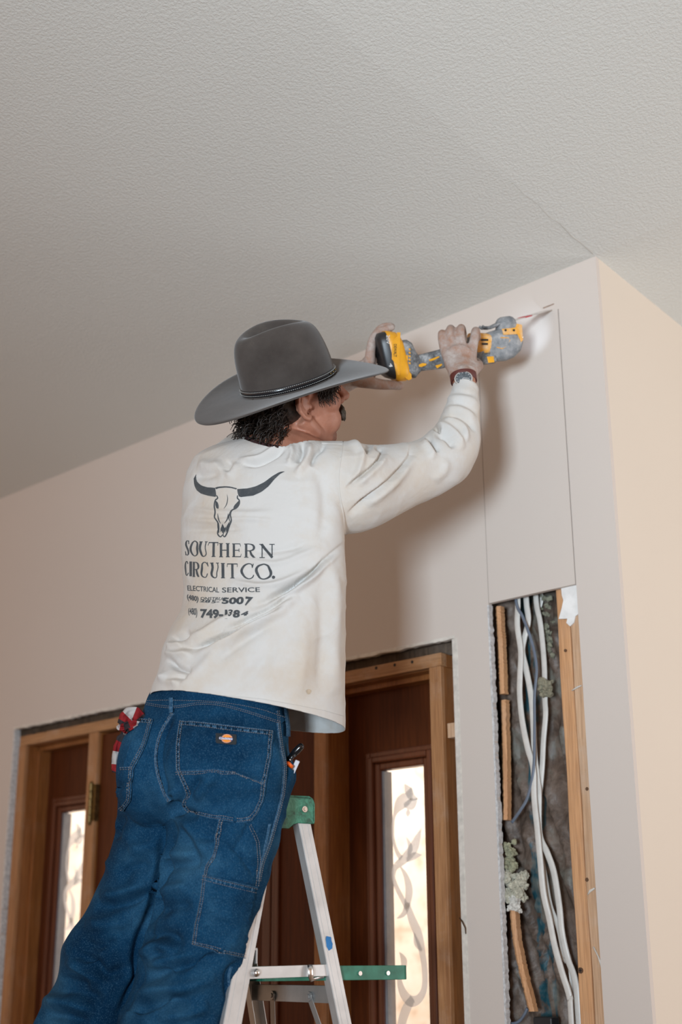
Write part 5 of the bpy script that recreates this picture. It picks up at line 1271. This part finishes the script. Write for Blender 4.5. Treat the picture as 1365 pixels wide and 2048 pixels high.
# boots
for A0, ss in ((AR, 1), (AL, -1)):
    m2 = MB(); m2.smooth = True
    b0 = Vector((A0.x, A0.y, 0.8375))
    sec = [(-.085, .030, .05), (-.06, .040, .075), (0, .044, .085), (.05, .046, .062), (.11, .050, .050), (.16, .046, .040), (.195, .028, .030)]
    m2.loft([[b0+LC*x+LW*(w_*math.copysign(abs(math.cos(q))**.8, math.cos(q)))+UP*(h_*.5+h_*.5*math.copysign(abs(math.sin(q))**.7, math.sin(q))+.004) for q in [2*math.pi*i/20 for i in range(20)]] for x, w_, h_ in sec])
    m2.tube([b0+UP*.04, b0+UP*.10, b0+UP*.16], [.045, .046, .050], 18)
    m2.build('boot', simple('brown_work_boot', (.16, .10, .06), .6), MAN)
# ------------------------------------------------------------------ oscillating saw held in both hands
M_yel = simple('yellow_tool_plastic', (0.78, 0.36, 0.015), 0.42, var=.10, vs=40)
M_yelD = NT('dusty_yellow_plastic'); t = M_yelD; M_yelD = t.done(t.mix(t.ramp(t.noise(60, 5, .7), [(.42, (0, 0, 0)), (.7, (.75,)*3)]), (0.74, 0.34, 0.03), (0.62, 0.52, 0.40)), .7)
t = NT('dusty_black_rubber'); M_rubD = t.done(t.ramp(t.noise(45, 5, .7), [(.32, (.03, .032, .036)), (.5, (.16, .165, .17)), (.68, (.42, .42, .42))]), .8)
M_blk = simple('black_tool_plastic', (0.016, 0.016, 0.018), 0.4, var=.3, vs=50)
t = NT('dust_coated_grey_housing'); M_greyT = t.done(t.ramp(t.noise(38, 5, .7), [(.34, (.15, .165, .18)), (.52, (.27, .28, .29)), (.7, (.46, .45, .44))]), .75)
TO = at(790, 712, 3.085); TE = at(1000, 683, 3.135); TX = (TE-TO).normalized(); TZ = -(TO-CC).normalized(); TZ = (TZ-TX*TZ.dot(TX)).normalized(); TY = TZ.cross(TX)
if TY.dot(CU) < 0: TY = -TY
PXM = 3.085/FPX
def tl(x, y, z): return TO+TX*x+TY*y+TZ*z
def tpx(px_, py_):        # pixel on the tool's mid plane -> local x, y
    d = ray(px_, py_); q = CC+d*((TO-CC).dot(TZ)/d.dot(TZ)) - TO; return q.dot(TX), q.dot(TY)
tool = empty('oscillating_saw', TO, 'yellow and black cordless oscillating saw held against the wall panel', 'power tool')
def sring(x, y0, y1, hz, e=.55, n=28, zc=0.0, skew=0.0):
    yc, hy = (y0+y1)/2, (y1-y0)/2; R = []
    for i in range(n):
        a = 2*math.pi*i/n; ca, sa = math.cos(a), math.sin(a)
        yy = hy*math.copysign(abs(sa)**e, sa); R.append(tl(x+skew*yy, yc+yy, zc+hz*math.copysign(abs(ca)**e, ca)))
    return R
def tloft(name, mat, secs, par=None, e=.5, bev=.0015, skew=0.0):
    m2 = MB(); m2.smooth = True; m2.loft([sring(x, tpx(a, b)[1], tpx(a, c_)[1], hz, e, skew=skew) for (x, a, b, c_, hz) in [(tpx(q[0], (q[1]+q[2])/2)[0], q[0], q[2], q[1], q[3]) for q in secs]])
    o = m2.build(name, mat, par or tool); 
    o.modifiers.new('e', 'EDGE_SPLIT').split_angle = math.radians(50); return o
bat = tloft('battery', M_blk, [(757, 690, 742, .022), (758, 676, 752, .030), (764, 666, 757, .036), (780, 661, 762, .037)], skew=-.10)
cas = tloft('battery_collar', M_yel, [(777, 661, 763, .0375), (781, 660, 765, .0395), (798, 663, 764, .039), (805, 672, 758, .036), (808, 680, 750, .03)], bat, skew=-.10)
yp = MB(); 
def tpoly(mb2, pts, z, th=.001):
    P = [tpx(*q) for q in pts]; mb2.prism(P, tl(0, 0, z), TX, TY, TZ, th)
def zb2(u, v): return (740+u/8.53, 640+v/8.53)
tpoly(yp, [zb2(*q) for q in ((385, 225), (400, 290), (305, 375), (305, 680), (380, 760), (400, 950), (440, 950), (450, 225))], .0385, .0016)
yp.build('battery_side_plate', M_yel, bat, bevel=.0006)
foot = tloft('handle_foot', M_rubD, [(799, 682, 742, .030), (803, 680, 748, .033), (815, 679, 755, .034), (824, 684, 757, .030), (831, 700, 750, .022), (838, 712, 744, .017)])
yf = MB(); tpoly(yf, [zb2(*q) for q in ((535, 850), (600, 870), (650, 930), (655, 1010), (600, 1035), (550, 1000), (530, 920))], .030, .003); yf.build('battery_latch', M_yel, foot, bevel=.0008)
ind = MB(); tpoly(ind, [zb2(*q) for q in ((535, 610), (585, 610), (585, 700), (535, 700))], .0335, .0014)
for k in range(5): tpoly(ind, [zb2(*q) for q in ((600, 490+k*58), (628, 500+k*58), (628, 532+k*58), (600, 520+k*58))], .0338, .0012)
ind.build('speed_mark', M_yel, foot)
hnd = tloft('handle', M_rubD, [(826, 712, 745, .017), (845, 708, 742, .0175), (880, 699, 738, .019), (910, 688, 730, .021), (945, 672, 727, .025), (960, 667, 727, .029)], e=.75)
st2 = MB()
for q in (((782, 770), (860, 740), (930, 745), (925, 775), (850, 805), (790, 800)), ((970, 680), (1060, 650), (1140, 620), (1150, 640), (1060, 690), (985, 710)), ((1080, 780), (1190, 750), (1195, 775), (1110, 830))): tpoly(st2, [zb2(*p) for p in q], .0165, .0040)
st2.build('yellow_accent', M_yel, hnd, bevel=.0006)
band_ = tloft('yellow_housing', M_yelD, [(943, 666, 708, .027), (948, 665, 712, .030), (970, 666, 711, .0315), (978, 668, 708, .031)], e=.6)
low_ = tloft('lower_housing', M_rubD, [(948, 700, 728, .026), (965, 703, 730, .029), (985, 704, 727, .030)], e=.6)
l2 = MB(); 
def zb3(u, v): return (940+u/7.583, 600+v/7.583)
tpoly(l2, [zb3(*q) for q in ((200, 865), (300, 860), (315, 950), (220, 960))], .0285, .002); l2.build('yellow_accent', M_yel, low_, bevel=.0006)
head = tloft('gear_housing', M_greyT, [(972, 670, 726, .030), (980, 664, 724, .033), (1005, 656, 723, .034), (1022, 652, 716, .033), (1034, 655, 704, .030), (1040, 664, 692, .022)], e=.7)
h2 = MB(); tpoly(h2, [zb3(*q) for q in ((415, 450), (620, 430), (640, 370), (720, 390), (735, 620), (705, 650), (650, 530), (440, 540))], .0325, .0022); bg = h2.build('yellow_badge', M_yelD, head, bevel=.0008)
h2 = MB(); 
for u in (470, 595): p = tpx(*zb3(u, 470)); h2.disc(tl(p[0], p[1], .0350), TZ, .0028, .0012, 10)
h2.build('screw', M_dark, bg)
h2 = MB(); h2.tube([tl(*tpx(*zb3(u, v)), .0325) for u, v in ((340, 725), (420, 745), (480, 720), (540, 620), (520, 585), (400, 580))], .0013, 6); h2.build('moulded_line', M_yelD, head)
# clamp head, lever
cl = MB(); cl.smooth = True
cl.loft([[tl(tpx(1012, 645)[0]+r_*math.cos(a), y, r_*math.sin(a)) for a in [2*math.pi*i/26 for i in range(26)]] for y, r_ in [(tpx(1012, yy)[1], rr_) for yy, rr_ in ((664, .024), (656, .026), (652, .0245), (650, .025), (642, .0235), (636, .018), (633, .011))]])
clo = cl.build('blade_clamp', M_greyT, head)
lv = MB(); lv.smooth = True; lv.tube([tl(*tpx(*zb3(u, v)), .012) for u, v in ((165, 400), (200, 425), (290, 425), (400, 380), (480, 340))], [.003, .0038, .0038, .004, .004], 10); lv.tube([tl(*tpx(*zb3(u, v)), -.010) for u, v in ((165, 400), (200, 425), (290, 425), (400, 380), (480, 340))], [.003, .0038, .0038, .004, .004], 10)
lv.build('release_lever', M_rubD, head)
# blade reaching the wall
bt = at(1093, 622, 3.272); b0 = tl(*tpx(1016, 645), 0); bx_ = (bt-b0).normalized(); bn = (TY-bx_*TY.dot(bx_)).normalized(); bs = bx_.cross(bn); Lb = (bt-b0).length
bl = MB(); bl.prism([(-.012, -.014), (.020, -.015), (.034, -.011), (Lb*.62, -.011), (Lb*.64, -.016), (Lb, -.016), (Lb, .016), (Lb*.64, .016), (Lb*.62, .011), (.034, .011), (.020, .015), (-.012, .014)], b0, bx_, bs, bn, .0016)
blo = bl.build('saw_blade', M_steel, tool); blo['label'] = 'steel plunge blade with red mark'
rm = MB(); rm.prism([(Lb*.36, -.0115), (Lb*.52, -.0115), (Lb*.52, .0115), (Lb*.36, .0115)], b0-bn*.0006, bx_, bs, bn, .0028); rm.build('red_mark', simple('red_print', (.55, .06, .07), .5), blo)
# printed words on the battery
def ttext(txt, box, z, mat, par, name, ang=-90):
    cu = bpy.data.curves.new('t', 'FONT'); cu.body = txt; cu.size = 1; cu.resolution_u = 2; cu.offset = .02
    o = bpy.data.objects.new('t', cu); COL.objects.link(o); dg = bpy.context.evaluated_depsgraph_get(); dg.update(); me2 = bpy.data.meshes.new_from_object(o.evaluated_get(dg)); bpy.data.objects.remove(o)
    V2 = co_of(me2); x0, x1, y0, y1 = V2[:, 0].min(), V2[:, 0].max(), V2[:, 1].min(), V2[:, 1].max(); out = []
    for v in V2:
        u = (v[0]-x0)/(x1-x0); w_ = (v[1]-y0)/(y1-y0)
        bx0, by0, bx1, by1 = box
        if ang == -90: q = zb2(bx0+(bx1-bx0)*w_, by0+(by1-by0)*u)
        else: q = zb2(bx0+(bx1-bx0)*u, by1-(by1-by0)*w_)
        p = tpx(*q); out.append(tl(p[0], p[1], z))
    m2 = MB(); m2.add(out, [tuple(p.vertices) for p in me2.polygons]); m2.build(name, mat, par, recalc=False)
M_wtx = simple('pale_print', (.55, .55, .55), .6)
ttext('20V', (215, 270, 275, 425), .0376, M_wtx, bat, 'printed_voltage'); ttext('DEWALT', (335, 425, 385, 640), .0406, M_blk, bat, 'printed_brand'); ttext('4', (262, 745, 322, 812), .0376, M_wtx, bat, 'printed_capacity')
h2 = MB()
for (a, b, c_, d_) in ((110, 600, 215, 630), (120, 660, 210, 690)): tpoly(h2, [zb3(a, b), zb3(c_, b), zb3(c_, d_), zb3(a, d_)], .0318, .0008)
h2.build('printed_mark', M_blk, band_)
# work light on the tool
LM = NT('lit_led'); LM.b.inputs['Emission Color'].default_value = (.8, .88, 1, 1); LM.b.inputs['Emission Strength'].default_value = 12; LM = LM.done((.9, .9, .9), .3)
p = tpx(1034.5, 676); lc = tl(p[0]+.001, p[1], .029); m2 = MB(); m2.ball(lc, .0034, n=10, m=7); m2.build('work_light', LM, head, smooth=True)
sl = bpy.data.lights.new('work_light_beam', 'SPOT'); sl.energy = 0.62; sl.color = (.60, .78, 1.0); sl.spot_size = math.radians(50); sl.spot_blend = 1.0; sl.shadow_soft_size = .004
so_ = bpy.data.objects.new('work_light_beam', sl); COL.objects.link(so_); tgt = onwall(1062, 666); lp = lc+(tgt-lc).normalized()*.022; so_.location = lp; so_.rotation_euler = (tgt-lp).to_track_quat('-Z', 'Y').to_euler()
# fresh cut at the blade tip
kc = MB(); q = onwall(1098, 612); kc.box(q.x-.016, q.x+.016, -.0009, .003, q.z-.0016, q.z+.0012)
tag(kc.build('saw_cut', simple('torn_drywall_paper', (.30, .20, .15), .9, var=.3, vs=300)), 'small brown fresh saw cut in the wall at the blade tip', 'cut')

# ------------------------------------------------------------------ plaid rag hanging from the left back pocket
t = NT('plaid_flannel'); uvn = t.n('ShaderNodeUVMap'); sp_ = t.n('ShaderNodeSeparateXYZ'); t.link(uvn.outputs[0], sp_.inputs[0])
def stripe(sock, stops):
    fr_ = t.n('ShaderNodeMath', operation='FRACT'); t.link(sock, fr_.inputs[0]); r = t.ramp(fr_.outputs[0], stops)
    r.node.color_ramp.interpolation = 'CONSTANT'; return r
ca_ = stripe(sp_.outputs[1], [(0, (.50, .48, .47)), (.30, (.30, .025, .03)), (.55, (.04, .035, .04)), (.78, (.26, .02, .025))])
cb_ = stripe(sp_.outputs[0], [(0, (.70, .68, .66)), (.35, (.42, .10, .10)), (.55, (.16, .12, .13)), (.75, (.62, .58, .56))])
c = t.mix(.5, ca_, cb_, 'MULTIPLY'); c = t.mix(.35, c, ca_); t.bump(t.noise(500, 3), .4, .0008); M_plaid = t.done(c, .95, spec=.1)
def cloth_strip(name, path, parent=None, k=90, m_=26, amp=.008, wob=2.2, seed=1, uo=0.0):
    """crumpled double-folded cloth following (x, y, depth, half-width px, roll)"""
    Q = catmull(path, 12); n2 = len(Q); V = []; UV = []
    for i, q in enumerate(Q):
        a_ = Q[max(i-1, 0)]; b_ = Q[min(i+1, n2-1)]; tx, ty = b_[0]-a_[0], b_[1]-a_[1]; L = math.hypot(tx, ty)+1e-9; nx_, ny_ = -ty/L, tx/L
        for j in range(m_):
            u = j/(m_-1)*2*math.pi; w2 = q[3]*math.cos(u); dz = .011*math.sin(u)*(1+.5*math.sin(3*u+i*.12))+amp*mnoise.noise(Vector((i*.11+seed, math.cos(u)*wob, math.sin(u)*wob)))
            wv = 1+.22*mnoise.noise(Vector((i*.16, seed*3.1, math.cos(u))))
            V.append(at(q[0]+nx_*w2*wv, q[1]+ny_*w2*wv, q[2]+dz)); UV.append((j/(m_-1)*1.9+uo, i/n2*1.25+uo))
    mb2 = MB(); mb2.smooth = True; mb2.add(V, [(i*m_+j, i*m_+j+1, (i+1)*m_+j+1, (i+1)*m_+j) for i in range(n2-1) for j in range(m_-1)]+[tuple(range(m_-1)), tuple((n2-1)*m_+j for j in range(m_-1))[::-1]])
    o = mb2.build(name, M_plaid, parent, recalc=False, sub=1); ul = o.data.uv_layers.new(name='UVMap')
    for lp_ in o.data.loops: ul.data[lp_.index].uv = UV[lp_.vertex_index]
    return o
rg = empty('plaid_rag', at(262, 1450, 2.56), 'crumpled red, white and black plaid rag hanging out of the left back pocket', 'rag')
cloth_strip('upper_fold', [(287, 1450, 2.555, 10, 0), (276, 1434, 2.548, 15, 0), (262, 1428, 2.545, 15, 0), (250, 1438, 2.545, 13, 0), (243, 1450, 2.55, 9, 0)], rg, seed=2, uo=.52)
cloth_strip('middle_fold', [(284, 1452, 2.545, 7, 0), (268, 1448, 2.538, 9, 0), (252, 1453, 2.535, 8, 0), (240, 1454, 2.54, 7, 0), (236, 1450, 2.545, 4, 0)], rg, seed=5, uo=.08)
cloth_strip('inner_fold', [(276, 1450, 2.535, 4, 0), (262, 1457, 2.532, 5, 0), (252, 1464, 2.532, 4, 0), (250, 1470, 2.535, 2, 0)], rg, seed=7, uo=.02)
cloth_strip('hanging_end', [(258, 1460, 2.548, 9, 0), (250, 1475, 2.548, 13, 0), (240, 1495, 2.553, 13, 0), (236, 1515, 2.558, 12, 0), (234, 1535, 2.560, 11, 0), (231, 1546, 2.562, 7, 0)], rg, seed=11, uo=.40)
cloth_strip('hanging_end', [(262, 1465, 2.540, 5, 0), (256, 1480, 2.540, 6, 0), (251, 1500, 2.545, 5, 0), (248, 1520, 2.55, 5, 0), (247, 1540, 2.555, 4, 0)], rg, seed=15, uo=.03)

# ------------------------------------------------------------------ knife and pencil in the front pocket
M_gloss = simple('glossy_black_plastic', (.008, .008, .009), .18)
kd = 2.49
kn_ = empty('folding_knife', at(590, 1515, kd), 'black utility knife with an orange ring standing in the right front pocket', 'knife')
m2 = MB(); m2.smooth = True; m2.tube([at(x, y, kd) for x, y in ((574, 1532), (578, 1520), (584, 1511), (590, 1505))], [.008, .0105, .0105, .0085], 16, flat=TZ)
m2.tube([at(x, y, kd-.002) for x, y in ((586, 1510), (592, 1503), (600, 1495), (604, 1491), (606, 1489))], [.006, .0068, .0066, .0058, .003], 16); hd_ = m2.build('handle', M_gloss, kn_)
m2 = MB(); m2.tube([at(569, 1526, kd-.008), at(577, 1527, kd-.012), at(584, 1534, kd-.008)], .0040, 10); m2.build('orange_ring', simple('orange_plastic', (.85, .13, .01), .4), hd_, smooth=True)
m2 = MB(); m2.ball(at(580.5, 1519.5, kd-.0105), .0018, n=8, m=6); m2.build('rivet', M_steel, hd_, smooth=True)
m2 = MB(); a1, b1 = at(585, 1545, kd+.006), at(596, 1521, kd+.006); m2.beam(a1, b1, CR, .0085, .006)
tag(m2.build('marker_pen', simple('white_plastic', (.62, .63, .68), .4), bevel=.001), 'white flat stub sticking up beside the black knife in the right pocket', 'pen')
pk = MB(); pk.smooth = True
Lq = resample([(569, 1528), (566, 1560), (563, 1600)], n=14); Rq = resample([(589, 1543), (585, 1565), (574, 1600)], n=14); V = []
for i in range(14):
    for j in range(10):
        u = j/9; q = Lq[i]*(1-u)+Rq[i]*u; V.append(at(q[0], q[1], kd-.016+.020*(2*u-.8)**2+(.012 if i > 10 else 0)*(i-10)/3))
pk.add(V, [(i*10+j, i*10+j+1, i*10+j+11, i*10+j+10) for i in range(13) for j in range(9)])
po = pk.build('front_pocket', M_denim, jeans, recalc=False); s_ = po.modifiers.new('t', 'SOLIDIFY'); s_.thickness = .002
